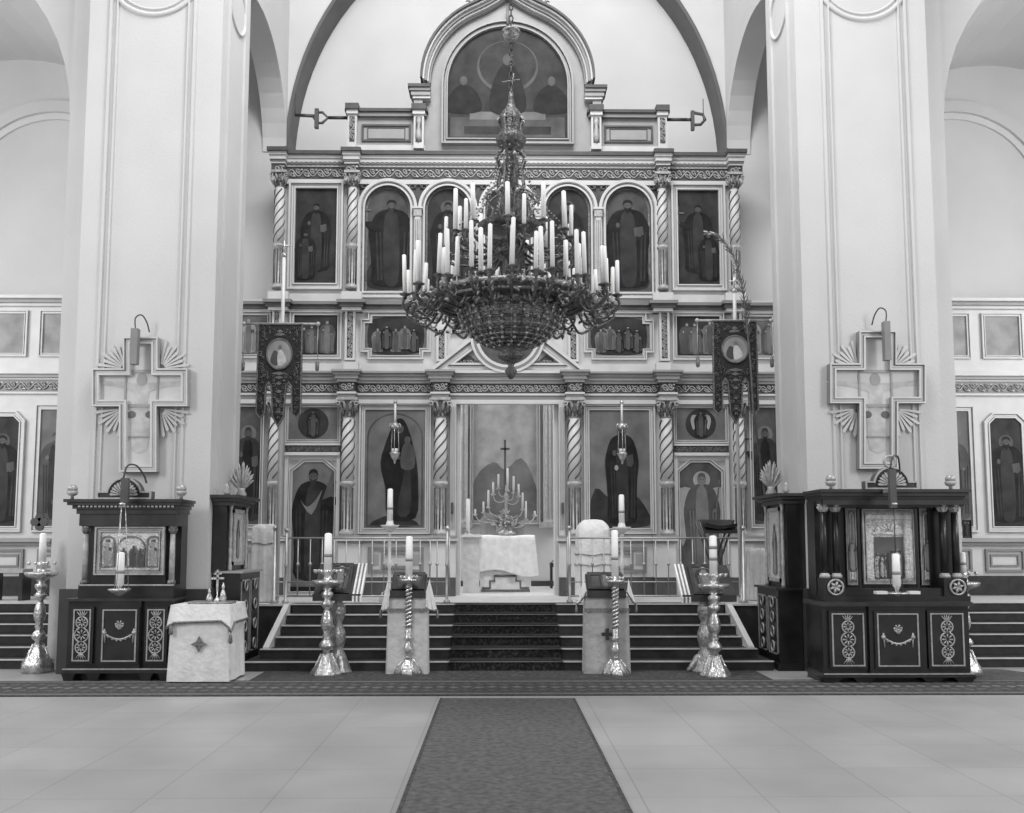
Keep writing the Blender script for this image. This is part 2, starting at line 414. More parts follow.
# aisles: transverse arch, vault, lunette
for s in (-1, 1):
    Ya = 13.5; xe = AX(70, 110, Ya); r = 2.95; cx = xe + r; zs_ = WZ(115, Ya, 70)
    A = [(cx + r * math.cos(pi * i / 24), zs_ + r * math.sin(pi * i / 24)) for i in range(25)]
    m = M('plaster')
    m.prism([(s * (PW1 + .3), zs_ - 6), (s * (PW1 + .3), ZT), (s * 13, ZT), (s * 13, zs_ - 6), (s * (cx + r), zs_ - 6)] + [(s * a, b) for a, b in A] + [(s * xe, zs_ - 6)], Ya, PD)
    struct(m, 'wall_aisle_' + ('left' if s < 0 else 'right'), 'plaster arch spanning the aisle')
    R = 3.35; B = [(s * (cx + R * math.cos(pi * i / 24)), zs_ - .3 + R * math.sin(pi * i / 24)) for i in range(25)]; C = [(s * (cx + (R + .2) * math.cos(pi * i / 24)), zs_ - .3 + (R + .2) * math.sin(pi * i / 24)) for i in range(25)]
    m = M('plaster'); m.prism(B + C[::-1], PD, YE)
    # cross vault running towards the outer wall
    struct(m, 'ceiling', 'aisle vault')
    # lunette arch on the aisle's east wall
    m = M('plaster_pale', 'plaster'); lc = s * 8.55; lr = 1.95; lz = WZ(103, YE, 945 if s > 0 else 70) - lr
    o = [(lc + lr * math.cos(pi * i / 30), lz + lr * math.sin(pi * i / 30)) for i in range(31)]; i_ = [(lc + (lr - .22) * math.cos(pi * i / 30), lz + (lr - .22) * math.sin(pi * i / 30)) for i in range(31)]
    m.prism(o + i_[::-1], YE - .12, YE + .02, 'plaster')
    i2 = [(lc + (lr - .34) * math.cos(pi * i / 30), lz + (lr - .34) * math.sin(pi * i / 30)) for i in range(31)]
    m.prism(i_ + i2[::-1], YE - .05, YE + .02, 'plaster_pale')
    struct(m, 'trim_' + ('2' if s < 0 else '3'), 'arched moulding on the aisle wall')
# ================================================================== ICONOSTASIS
def zI(v): return WZ(v, YI)
def zE(v): return WZ(v, YI - .2)
def hx(u, v): return AX(u, v, YI)
ico = thing('iconostasis', (0, YI, SZ), 'tall white iconostasis with twisted columns, gilt friezes and arched top closing off the altar', 'iconostasis')
def both(fn):
    for s in (-1, 1): fn(s)
def srt(a, b): return (min(a, b), max(a, b))
XW = 5.85           # half width of the main screen, its ends run behind the pillars
door = hx(456, 500)
# --- lower wall slabs
m = M('white_paint', 'grey_paint')
for s in (-1, 1):
    a, b = srt(s * door, s * XW); m.box(a, b, YI, YI + .3, SZ, zI(402))
m.box(-XW, XW, YI, YI + .3, zI(402), zI(300))
m.build('lower_wall', ico)
m = M('white_paint'); xu = hx(276, 200)
m.box(-xu, xu, YI, YI + .3, zI(300), zI(152)); m.build('upper_wall', ico)
# --- pedestal band
zp0, zp1 = SZ, zI(537)
m = M('white_paint', 'dark_line', 'mid_paint', 'grey_paint')
for s in (-1, 1):
    m = M('white_paint', 'dark_line', 'mid_paint', 'grey_paint')
    for (ua, ub, bump_) in ((456, 431, 1), (431, 362, 0), (362, 340, 1), (285, 262, 1), (262, 240, 0)):
        x0, x1 = srt(s * hx(ua, 560), s * hx(ub, 560)); pr = .2 if bump_ else .08
        m.box(x0, x1, YI - pr, YI, SZ, zI(577), 'dark_line')
        m.box(x0, x1, YI - pr - .01, YI, zI(577), zI(543), 'white_paint')
        m.box(x0 - .02, x1 + .02, YI - pr - .05, YI, zI(543), zI(541), 'mid_paint')
        m.box(x0 - .03, x1 + .03, YI - pr - .08, YI, zI(541), zI(537.5), 'white_paint')
        m.box(x0 - .03, x1 + .03, YI - pr - .1, YI, zI(537.5), zI(535.5), 'grey_paint')
        if ub in (340, 240): m.build('pedestal', ico); m = M('white_paint', 'dark_line', 'mid_paint', 'grey_paint')
pass
for s in (-1, 1):
    for (ua, ub) in ((427, 366), (259, 243)):
        x0, x1 = srt(s * hx(ua, 560), s * hx(ub, 560)); c = (x0 + x1) / 2
        m = M('mid_paint', 'grey_paint', 'white_paint', 'gilt'); y = YI - .09
        z0, z1 = zI(574), zI(546)
        m.mould(rectp(x0 + .05, x1 - .05, z0 + .02, z1 - .02), [(0, y), (0, y - .03), (.06, y - .03), (.06, y)], ms=[m.mi('mid_paint')] * 3)
        if abs(x1 - x0) > .7:
            w = (z1 - z0) * .42; zc = (z0 + z1) / 2
            m.mould(rectp(c - w * 1.25, c + w * 1.25, zc - w * .72, zc + w * .72), [(0, y), (0, y - .035), (.05, y - .035), (.05, y)], ms=[m.mi('mid_paint')] * 3)
            for q in (-1, 1): m.poly(rectp(c + q * w * 1.75 - .06, c + q * w * 1.75 + .06, zc - w * .5, zc + w * .5), y - .004, 'grey_paint')
        m.build('pedestal_panel', ico)
# --- columns
def twisted_column(s, u, vtop, vcap, vmid, vbot, wpx, parent=ico, proj=.16):
    xc = s * hx(u, (vtop + vbot) / 2); y = YI - proj; r = wpx * PX(YI) / 2; n = 14
    z_ = [zI(v) for v in (vtop, vcap, vmid, vbot)]
    m = M('white_paint', 'gilt')
    m.lathe([(r, z_[2]), (r * 1.0, (z_[2] + z_[1]) / 2), (r * .9, z_[1])], xc, y, n)
    sh = m.build('column_shaft', parent)
    g = M('dark_line', 'gilt'); t = 1.35; N = 24
    for ph in (0, pi / 2, pi, 1.5 * pi):
        g.tube([(xc + r * 1.0 * math.sin(2 * pi * t * i / N + ph), y - r * .99 * math.cos(2 * pi * t * i / N + ph), z_[2] + .04 + (z_[1] - z_[2] - .08) * i / N) for i in range(N + 1)], r * .13, 5, 'dark_line')
    g.build('garland', sh)
    m = M('gilt_light', 'gilt', 'dark_line')
    zz = z_[3]; hh = z_[2] - zz
    m.lathe([(r * 1.2, zz), (r * 1.22, zz + hh * .05), (r * 1.0, zz + hh * .09), (r * .85, zz + hh * .1), (r * .85, zz + hh * .9), (r * 1.2, zz + hh * .93), (r * 1.25, zz + hh * .97), (r * 1.05, zz + hh)], xc, y, n, 'gilt_light')
    for k in range(10):
        a = 2 * pi * k / 10 + .3
        m.tube([(xc + r * .87 * math.cos(a), y + r * .87 * math.sin(a), zz + hh * .12), (xc + r * .87 * math.cos(a), y + r * .87 * math.sin(a), zz + hh * .88)], r * .13, 4, 'dark_line' if k % 2 else 'gilt')
    m.build('fluted_drum', parent)
    # corinthian capital
    m = M('gilt', 'gilt_light'); h = z_[0] - z_[1]; zc = z_[1]
    m.lathe([(r * .95, zc), (r * 1.1, zc + h * .04), (r * .85, zc + h * .08), (r * .95, zc + h * .5), (r * 1.35, zc + h * .84)], xc, y, n, 'gilt')
    for row, (zb, rr, hh2, nn) in enumerate(((.08, 1.0, .4, 8), (.35, 1.12, .42, 8))):
        for k in range(nn):
            a = 2 * pi * (k + .5 * row) / nn; ca, sa = math.cos(a), math.sin(a)
            pts = [(xc + r * q * ca, y + r * q * sa, zc + h * z) for q, z in ((rr * .9, zb), (rr * 1.05, zb + hh2 * .6), (rr * 1.4, zb + hh2), (rr * 1.5, zb + hh2 * .8))]
            m.tube(pts, [r * .2, r * .24, r * .16, r * .08], 5, 'gilt' if row == 0 else 'gilt_light')
    m.box(xc - r * 1.6, xc + r * 1.6, y - r * 1.6, y + r * 1.6, zc + h * .86, zc + h, 'gilt_light')
    for q in (-1, 1): m.tube([(xc + q * r * 1.45 + r * .3 * math.cos(t_) * q, y - r * 1.5, zc + h * .68 + r * .3 * math.sin(t_)) for t_ in [i * .7 for i in range(9)]], r * .13, 5, 'gilt_light')
    m.build('capital', parent)
for u in (349, 441):
    both(lambda s: twisted_column(s, u, 400, 419, 482, 535.5, 12.5))
both(lambda s: twisted_column(s, 276, 400, 419, 482, 535.5, 11))
both(lambda s: twisted_column(s, 353.5, 177, 192, 248, 292, 10))
both(lambda s: twisted_column(s, 281, 177, 192, 248, 292, 10))
# --- main cornice and frieze between the tiers (y 371..402)
m = M('white_paint', 'grey_paint', 'mid_paint', 'dark_line')
def run(x0, x1, pr, L):
    for e, za_, zb2, q in L: m.box(x0 - (e if pr else 0), x1 + (e if pr else 0), YI - pr - e, YI + .02, zI(zb2), zI(za_), q)
ent = [(.05, 395, 402, 'white_paint'), (.03, 400, 397, 'grey_paint')]
for (x0, x1, pr) in [(-XW, XW, .06)] + [srt(s * (hx(u, 385) - .13), s * (hx(u, 385) + .13)) + (.24,) for s in (-1, 1) for u in (349, 441, 276)]:
    for e, va, vb, q in ((.02, 394.5, 399, 'mid_paint'), (.05, 399, 403, 'white_paint'), (.04, 392.5, 394.5, 'white_paint'), (.0, 382.5, 392.5, 'frieze_ground'), (.04, 379.5, 382.5, 'grey_paint'), (.07, 376, 379.5, 'grey_paint'), (.1, 373, 376, 'mid_paint'), (.13, 371, 373, 'grey_paint')):
        ee = e if pr > .1 else 0
        m.box(x0 - ee, x1 + ee, YI - pr - e, YI + .02, zE(vb), zE(va), q)
m.build('main_entablature', ico)
m = M('gilt_light')
ed = [-XW, -hx(276, 385) - .13, -hx(276, 385) + .13, -hx(349, 385) - .13, -hx(349, 385) + .13, -hx(441, 385) - .13, -hx(441, 385) + .13]
ed = ed + [-q for q in ed[::-1]]
for k in range(len(ed) - 1):
    pier = k % 2 == 1 and k not in (6,)
    scroll(m, ed[k] + .02, ed[k + 1] - .02, zE(392), zE(383), YI - (.25 if (k in (1, 3, 5, 7, 9, 11)) else .07))
m.build('main_frieze_scrollwork', ico)
# --- second tier small cornice (y 294..312) and base band
m = M('white_paint', 'grey_paint', 'mid_paint', 'dark_line', 'frieze_ground')
for (x0, x1, pr) in [(-XW, XW, .04)] + [srt(s * (hx(u, 300) - .13), s * (hx(u, 300) + .13)) + (.2,) for s in (-1, 1) for u in (353.5, 281)]:
    ee = 1 if pr > .1 else 0
    for e, va, vb, q in ((.05, 292.5, 301, 'white_paint'), (.12, 301, 304, 'mid_paint'), (.08, 304, 308, 'dark_line'), (.04, 308, 311, 'white_paint'), (0, 362, 371, 'white_paint')):
        if va < 301 and x1 > xu + .01 and pr < .1: m.box(-xu, xu, YI - pr - e, YI, zE(vb), zE(va), q); continue
        m.box(x0 - e * ee, x1 + e * ee, YI - pr - e, YI + .02, zE(vb), zE(va), q)
m.build('middle_entablature', ico)
def strip(s, u, v0, v1, w, name='ornament_strip'):
    xc = s * hx(u, (v0 + v1) / 2); k = PX(YI)
    m = M('frieze_ground', 'gilt_light', 'white_paint')
    m.box(xc - w * k / 2, xc + w * k / 2, YI - .1, YI, zI(v1), zI(v0), 'frieze_ground')
    m.mould(rectp(xc - w * k / 2 - .03, xc + w * k / 2 + .03, zI(v1) - .03, zI(v0) + .03), [(0, YI), (0, YI - .13), (.04, YI - .13), (.04, YI - .1)], 2)
    vscroll(m, xc, zI(v1) + .02, zI(v0) - .02, w * k * .9, YI - .11, 1)
    return m.build(name, ico)
both(lambda s: strip(s, 351, 313, 360, 7)); both(lambda s: strip(s, 278, 313, 360, 6)); both(lambda s: strip(s, 442, 331, 361, 7))
# centre of the second tier: steep pediment with a round bow
m = M('white_paint', 'frieze_ground', 'gilt_light', 'mid_paint')
w = hx(426, 376); z0 = zI(375); zt = zI(311)
m.mould([(-w, z0), (w, z0), (0, zt)], [(0, YI), (0, YI - .2), (.06, YI - .2), (.08, YI - .14), (.15, YI - .14), (.17, YI - .18), (.21, YI - .18), (.21, YI - .06)], ms=[0, 0, 3, 0, 3, 0, 0])
m.poly(offset_poly([(-w, z0), (w, z0), (0, zt)], .2), YI - .07, 'white_paint')
rr = 37 * PX(YI, 5); zc9 = zI(375) + rr
m.prism(ellp(0, zc9, rr, rr, 36), YI - .22, YI - .05, 'white_paint'); m.prism(ellp(0, zc9, rr * .93, rr * .93, 36), YI - .225, YI - .05, 'mid_paint')
m.prism(ellp(0, zc9, rr * .86, rr * .86, 36), YI - .23, YI - .05, 'white_paint'); m.prism(ellp(0, zc9, rr * .78, rr * .78, 36), YI - .235, YI - .05, 'frieze_ground')
for s in (-1, 1):
    m.prism([(s * 1.05, z0 + .12), (s * .42, z0 + .12), (s * .75, z0 + .4)], YI - .1, YI - .05, 'frieze_ground')
    scroll(m, *srt(s * .5, s * .9), z0 + .13, z0 + .26, YI - .11, 'gilt_light')
m.build('pediment', ico)
# --- upper tier: arcade
zs = zI(211)
def arcade():
    m = M('white_paint', 'gilt', 'frieze_ground', 'gilt_light')
    for k in range(5):
        u = 388.5 + 59.7 * k; xc = WX(u, 211, YI); r = 29.3 * PX(YI, 7.2); zt2 = zI(182)
        P = archp(xc - r, xc + r, zI(300), zs, zt2, 24)
        m.mould(P, [(0, YI), (0, YI - .16), (.05, YI - .16), (.06, YI - .12), (.08, YI - .12), (.09, YI - .14), (.12, YI - .14), (.13, YI - .04)], ms=[0, 0, 0, 1, 0, 0, 1])
    m.build('arcade_frame', ico)
    for k in range(4):
        u = 418.3 + 59.7 * k; xc = WX(u, 240, YI)
        m = M('white_paint', 'gilt_light', 'gilt')
        m.box(xc - .05, xc + .05, YI - .2, YI - .05, zI(292), zI(220), 'white_paint')
        m.box(xc - .07, xc + .07, YI - .22, YI - .05, zI(220), zI(213), 'gilt_light'); m.box(xc - .09, xc + .09, YI - .24, YI - .05, zI(213), zI(211), 'white_paint')
        m.box(xc - .07, xc + .07, YI - .22, YI - .05, zI(293), zI(288), 'gilt_light')
        for j in range(3): m.box(xc - .035 + j * .03, xc - .025 + j * .03, YI - .208, YI - .19, zI(286), zI(223), 'gilt')
        m.build('pilaster', ico)
    m = M('frieze_ground', 'gilt')
    x0, x1 = WX(360, 190, YI), WX(657, 190, YI)
    m.box(x0, x1, YI - .03, YI, zI(212), zI(182.5), 'frieze_ground')
    for k in range(6):
        xc = WX(358.8 + 59.7 * k, 188, YI)
        for q in ((-1, 1) if 0 < k < 5 else ((1,) if k == 0 else (-1,))):
            m.tube([(xc + q * (.05 + .22 * t / 8), YI - .05, zI(190) + .1 * math.sin(t * .7)) for t in range(9)], .018, 4, 'gilt')
            m.tube([(xc + q * (.1 + .06 * math.cos(t * .8)), YI - .05, zI(187) + .05 * math.sin(t * .8)) for t in range(8)], .014, 4, 'gilt')
    m.build('spandrel', ico)
arcade()
# --- top entablature (y 152..182)
m = M('white_paint', 'grey_paint', 'mid_paint', 'dark_line', 'frieze_ground')
for (x0, x1, pr) in [(-xu, xu, .06)] + [srt(s * (hx(u, 165) - .12), s * (hx(u, 165) + .12)) + (.22,) for s in (-1, 1) for u in (353.5, 281)]:
    ee = 1 if pr > .1 else 0
    for e, va, vb, q in ((.02, 177.5, 182, 'white_paint'), (0, 165, 177.5, 'frieze_ground'), (.02, 163, 165, 'white_paint'), (.04, 161.5, 163, 'mid_paint'), (.06, 157.5, 161.5, 'white_paint'), (.09, 154.5, 157.5, 'white_paint'), (.14, 151, 154.5, 'dark_line')):
        m.box(x0 - e * ee * .4, x1 + e * ee * .4, YI - pr - e, YI + .3, zE(vb), zE(va), q)
m.build('top_entablature', ico)
m = M('mid_paint'); dentils(m, -xu, xu, YI - .12, YI, zE(163), zE(160.8), .085); m.build('dentils', ico)
m = M('gilt_light')
e2 = [-xu, -hx(281, 165) + .12, -hx(353.5, 165) - .12, -hx(353.5, 165) + .12]; e2 = e2 + [-q for q in e2[::-1]]
for k, pr in zip(range(7), (.23, .07, .23, .07, .23, .07, .23)): scroll(m, e2[k] + .02, e2[k + 1] - .02, zE(176.5), zE(166), YI - pr)
m.build('top_frieze_scrollwork', ico)
# --- attic: parapets, piers, arched gable
def attic(s):
    m = M('grey_paint', 'dark_line', 'white_paint', 'mid_paint')
    x0, x1 = srt(s * hx(349, 130), s * hx(425, 130))
    m.box(x0, x1, YI - .02, YI + .25, zI(151), zI(119), 'grey_paint')
    m.box(x0 - .03, x1 + .03, YI - .1, YI + .28, zI(119), zI(115), 'mid_paint'); m.box(x0 - .06, x1 + .06, YI - .14, YI + .3, zI(115), zI(112), 'dark_line')
    x0, x1 = srt(s * hx(362, 134), s * hx(411, 134))
    m.mould(rectp(x0, x1, zI(143), zI(126)), [(0, YI - .02), (0, YI - .05), (.035, YI - .05), (.035, YI - .02)], 1)
    m.mould(rectp(x0 + .1, x1 - .1, zI(140.5), zI(128.5)), [(0, YI - .02), (0, YI - .035), (.015, YI - .035), (.015, YI - .02)], 1)
    m.box(*srt(s * hx(349, 150), s * hx(425, 150)), YI - .06, YI, zI(152), zI(147), 'white_paint')
    m.build('parapet', ico)
    for u0, u1 in ((349, 358), (414.5, 424.5)):
        x0, x1 = srt(s * hx(u0, 130), s * hx(u1, 130)); m = M('white_paint', 'dark_line', 'frieze_ground', 'gilt_light')
        m.box(x0, x1, YI - .16, YI + .1, zI(152), zI(119), 'white_paint'); m.box(x0 - .04, x1 + .04, YI - .24, YI + .2, zI(115), zI(109.5), 'dark_line'); m.box(x0 - .02, x1 + .02, YI - .2, YI + .1, zI(119), zI(115), 'white_paint')
        m.box(x0 + .035, x1 - .035, YI - .17, YI - .1, zI(146), zI(121), 'frieze_ground')
        if u0 < 400: vscroll(m, (x0 + x1) / 2, zI(145), zI(122), .12, YI - .175, 3)
        else: m.lathe([(.02, zI(146)), (.05, zI(143)), (.06, zI(138)), (.03, zI(130)), (.05, zI(126)), (.04, zI(122))], (x0 + x1) / 2, YI - .17, 8, 'gilt_light')
        m.build('attic_pier', ico)
    x0, x1 = srt(s * hx(414.5, 100), s * hx(423, 100)); m = M('grey_paint', 'dark_line', 'white_paint', 'gilt')
    m.box(x0, x1, YI - .12, YI + .2, zI(109.5), zI(97), 'grey_paint')
    for e, va, vb, q in ((.04, 95, 97.5, 'white_paint'), (.1, 91, 95, 'grey_paint'), (.16, 88, 91, 'mid_paint'), (.22, 85, 88, 'dark_line')):
        xx0, xx1 = srt(s * hx(431, 90), s * (hx(414.5, 90) + e * .45)); m.box(xx0, xx1, YI - .14 - e * .5, YI + .25, zE(vb), zE(va), q)
    m.build('impost', ico)
both(attic)
# gable: bulbous arch with ogee point
def ogee(r, zc, zb, top, n=20):
    """left side from springing to apex then mirrored"""
    P = []
    for i in range(n + 1):
        a = pi / 2 * i / n; x = -r * math.cos(a); z = zc + (top - zc) * .97 * math.sin(a)
        if a > 1.12: z += (top - zc) * .16 * ((a - 1.12) / (pi / 2 - 1.12)) ** 2.2
        P.append((x, z))
    return [(-r, zb)] + P + [(-x, z) for x, z in P[-2::-1]] + [(r, zb)]
zc_ = zI(86); m = M('grey_paint', 'white_paint', 'dark_line', 'mid_paint')
r0 = hx(421.5, 80)
O = ogee(r0, zc_, zI(86), zI(2))
m.prism([(-hx(425, 110), zI(152)), (-hx(425, 110), zI(98))] + [(a, b) for a, b in ogee(r0 * .97, zc_, zI(98), zI(5))] + [(hx(425, 110), zI(98)), (hx(425, 110), zI(152))], YI, YI + .28, 'grey_paint')
def bandp(ra, ta, rb, tb, y, q, zb=None):
    A = ogee(ra, zc_, zb or zI(86), ta); B = ogee(rb, zc_, zb or zI(86), tb); m.prism(A + B[::-1], y, YI + .02, q)
bandp(r0, zI(2), r0 * .975, zI(4), YI - .34, 'dark_line')
bandp(r0 * .975, zI(4), r0 * .955, zI(5.6), YI - .28, 'white_paint')
bandp(r0 * .955, zI(5.6), r0 * .925, zI(8), YI - .22, 'mid_paint')
bandp(r0 * .925, zI(8), r0 * .91, zI(9.5), YI - .17, 'white_paint')
bandp(r0 * .91, zI(9.5), r0 * .89, zI(11), YI - .1, 'mid_paint')
m.build('gable', ico)
m = M('gilt', 'mid_paint')       # leafy crest along the point
for s in (-1, 1):
    for k in range(9):
        a = 1.13 + .05 * k; x = s * r0 * math.cos(a); z = zc_ + (zI(2) - zc_) * .97 * math.sin(a) + (zI(2) - zc_) * .16 * max(0, (a - 1.12) / (pi / 2 - 1.12)) ** 2.2
        h = .1 + .016 * k
        m.tube([(x, YI - .2, z - .04), (x - s * .02, YI - .2, z + h * .6), (x + s * .05, YI - .22, z + h), (x + s * .09, YI - .22, z + h * .7)], [.03, .035, .022, .01], 5, 'gilt')
m.tube([(0, YI - .2, zI(2)), (0, YI - .2, zI(-14))], .05, 6, 'gilt'); m.tube([(-.2, YI - .2, zI(-9)), (.2, YI - .2, zI(-9))], .035, 6, 'gilt')
m.tube([(0, YI - .12, zI(11)), (0, YI - .12, zI(28))], .03, 6, 'mid_paint')
m.build('crest', ico)
# door bays: ornament beam and chamfered door head
def bay(s):
    m = M('white_paint', 'frieze_ground', 'gilt', 'mid_paint')
    x0, x1 = srt(s * hx(341, 450), s * hx(286, 450))
    m.box(x0, x1, YI - .1, YI, zI(446), zI(444), 'white_paint'); m.box(x0, x1, YI - .07, YI, zI(453), zI(446), 'frieze_ground'); m.box(x0, x1, YI - .12, YI, zI(456), zI(453), 'white_paint')
    scroll(m, x0 + .02, x1 - .02, zI(452.5), zI(446.5), YI - .08, 'gilt')
    m.box(x0, x1, YI - .03, YI, zI(461), zI(456), 'white_paint')
    for q in (x0 + .0, x1 - .06): m.box(q, q + .06, YI - .08, YI, SZ, zI(456), 'white_paint')
    m.build('door_lintel', ico)
both(bay)
# royal door jambs
def jamb(s):
    m = M('white_paint', 'grey_paint', 'gilt')
    x0, x1 = srt(s * door, s * (door + .1)); m.box(x0, x1, YI - .12, YI + .5, SZ, zI(402), 'white_paint')
    x0, x1 = srt(s * (door - .0), s * (door - .07)); m.box(x0, x1, YI + .1, YI + .45, SZ, zI(402), 'white_paint')
    for k in range(3): m.box(s * (door + .02 + .03 * k) - .006, s * (door + .02 + .03 * k) + .006, YI - .135, YI - .11, zI(530), zI(408), 'grey_paint')
    m.build('door_jamb', ico)
    m = M('white_paint', 'iron', 'wax'); xx = s * (door + .06)
    m.box(xx - .02, xx + .02, YI - .2, YI - .12, zI(514), zI(503), 'iron')
    m.build('latch', ico, label='black iron latch')
both(jamb)
# ================================================================== ICONS ON THE SCREEN
def icon(name, label, cat, outer, w, y, bg, draw, group=None, fm='white_paint', fm2='gilt', d=.06, pad=0):
    outer = ccw(outer)
    xs_ = [p[0] for p in outer]; zs_ = [p[1] for p in outer]
    t = thing(name, ((min(xs_) + max(xs_)) / 2, y, min(zs_)), label, cat, group)
    m = M(fm, fm2); framed(m, outer, y, w, fm, fm2, d); m.build('frame', t)
    inn = offset_poly(outer, w * .97)
    m = M(bg); m.prism(inn, y - .02, y, bg)
    xi = [p[0] for p in inn]; zi_ = [p[1] for p in inn]
    draw(m, min(xi), max(xi), min(zi_), max(zi_), y - .02)
    m.build('painting', t); return t
def R_(s, u0, u1, v0, v1):
    vm = (v0 + v1) / 2
    return rectp(*srt(s * hx(u0, vm), s * hx(u1, vm)), zI(v1), zI(v0))
NM = {-1: 'left', 1: 'right'}
YF = YI - .004
# lower tier large icons
def d_mother(m, x0, x1, z0, z1, y):
    c = (x0 + x1) / 2
    m.mould(archp(x0 + .04, x1 - .04, z0 + .03, z1 - .5, z1 - .06, 16), [(0, y - .001), (.02, y - .004), (.03, y - .001)], m.mi('canvas_mid'))
    saint(m, c + .08, z0 + .18, (z1 - z0) * .84, y - .003, 'canvas_deep', 'canvas_dark', 'canvas_mid', None, 2, .86)
    m.poly(smooth([(x0 + .1, z0 + .05), (c, z0 + .25), (x1 - .1, z0 + .05)], 3), y - .003, 'canvas_dark')
def d_christ(m, x0, x1, z0, z1, y):
    c = (x0 + x1) / 2
    m.poly(smooth([(x0 + .05, z0 + .04), (x0 + .1, z0 + .7), (x0 + .4, z0 + .5), (x1 - .3, z0 + .6), (x1 - .05, z0 + .3), (x1 - .05, z0 + .04)], 3), y - .001, 'canvas_dark')
    saint(m, c + .04, z0 + .1, (z1 - z0) * .86, y - .003, 'canvas_deep', 'canvas_dark', 'canvas_mid', None, 0, .82)
    m.poly(ellp(c - .06, z0 + 1.06, .035, .05, 8), y - .023, 'canvas_pale')
icon('large_icon', 'large rectangular painted icon of a mother holding a child, left of the central opening', 'icon', R_(-1, 359, 431, 404.5, 534), .1, YF, 'canvas_grey', d_mother)
icon('large_icon', 'large rectangular painted icon of a standing robed figure, right of the central opening', 'icon', R_(1, 359, 431, 404.5, 534), .1, YF, 'canvas_grey', d_christ)
# wings beyond the outer columns
def d_wing(k):
    def f(m, x0, x1, z0, z1, y): saint(m, (x0 + x1) / 2, z0 + .1, (z1 - z0) * .8, y - .002, 'canvas_dark', 'canvas_deep', 'canvas_mid', 'canvas_grey', k, .8)
    return f
for s in (-1, 1):
    icon('tall_icon', 'tall dark icon half hidden beside the %s pillar behind the banner' % NM[s], 'icon', R_(s, 264, 232, 404, 528), .06, YF, 'canvas_mid', d_wing(0 if s < 0 else 1))
    icon('small_icon', 'small rectangular icon beside the %s pillar, partly behind the hanging banner' % NM[s], 'icon', R_(s, 271, 238, 313, 359), .06, YF, 'canvas_grey',
         lambda m, x0, x1, z0, z1, y: (saint(m, (x0 + x1) / 2 - .1, z0 + .05, (z1 - z0) * .85, y - .002, 'canvas_pale', 'canvas_grey', 'canvas_pale', None, 0, 1.2), saint(m, (x0 + x1) / 2 + .17, z0 + .05, (z1 - z0) * .8, y - .012, 'canvas_mid', 'canvas_grey', 'canvas_pale', None, 0, 1.2)))
# second tier
def d_scene(a, b):
    def f(m, x0, x1, z0, z1, y):
        rnd = random.Random(a)
        n = b
        for k in range(n):
            q = (k + .5) / n; h = (z1 - z0) * rnd.uniform(.6, .85)
            saint(m, x0 + (x1 - x0) * (.15 + .7 * q), z0 + .04, h, y - .002 - .013 * (k % 2), rnd.choice(['canvas_mid', 'canvas_deep', 'canvas_grey']), rnd.choice(['canvas_grey', 'canvas_mid', 'canvas_dark']), 'canvas_pale', None, 0, 1.25)
    return f
for s in (-1, 1):
    icon('feast_icon', 'rectangular scene icon in the middle tier between banner and outer ornament strip, %s side' % NM[s], 'icon', R_(s, 342, 290, 312, 360), .075, YF, 'canvas_dark', d_scene(5 + s, 4))
    # oval in stepped frame
    x0, x1 = srt(s * hx(431, 336), s * hx(361, 336)); z0, z1 = zI(360), zI(313); q = .13
    P = [(x0 + q, z0), (x1 - q, z0), (x1 - q, z0 + q), (x1, z0 + q), (x1, z1 - q), (x1 - q, z1 - q), (x1 - q, z1), (x0 + q, z1), (x0 + q, z1 - q), (x0, z1 - q), (x0, z0 + q), (x0 + q, z0 + q)]
    def d_oval(m, a0, a1, b0, b1, y):
        m.poly(smooth([(a0 + .07, b0 + .16), (a0 + .25, b0 + .03), (a1 - .25, b0 + .03), (a1 - .07, b0 + .16), (a1 - .07, b1 - .16), (a1 - .25, b1 - .03), (a0 + .25, b1 - .03), (a0 + .07, b1 - .16)], 4), y - .003, 'canvas_dark')
        rnd = random.Random(11 + int(a0 > 0)); c = (a0 + a1) / 2
        for k in range(5): saint(m, c - .32 + .16 * k, b0 + .07 + .05 * (k % 2), (b1 - b0) * .6, y - .005 - .013 * (k % 2), rnd.choice(['canvas_mid', 'canvas_grey', 'canvas_deep']), 'canvas_mid', 'canvas_pale', None, 0, 1.3)
    icon('oval_icon', 'oval scene icon in a stepped-corner frame, %s of the chandelier' % NM[s], 'icon', P, .07, YF, 'canvas_grey', d_oval)
# middle panels hidden behind the bowl
for s in (-1, 1):
    icon('side_panel_icon', 'dark icon panel just behind the chandelier bowl, %s of the pediment' % NM[s], 'icon', R_(s, 503, 451, 313, 334), .06, YF, 'canvas_dark', d_scene(20 + s, 4))
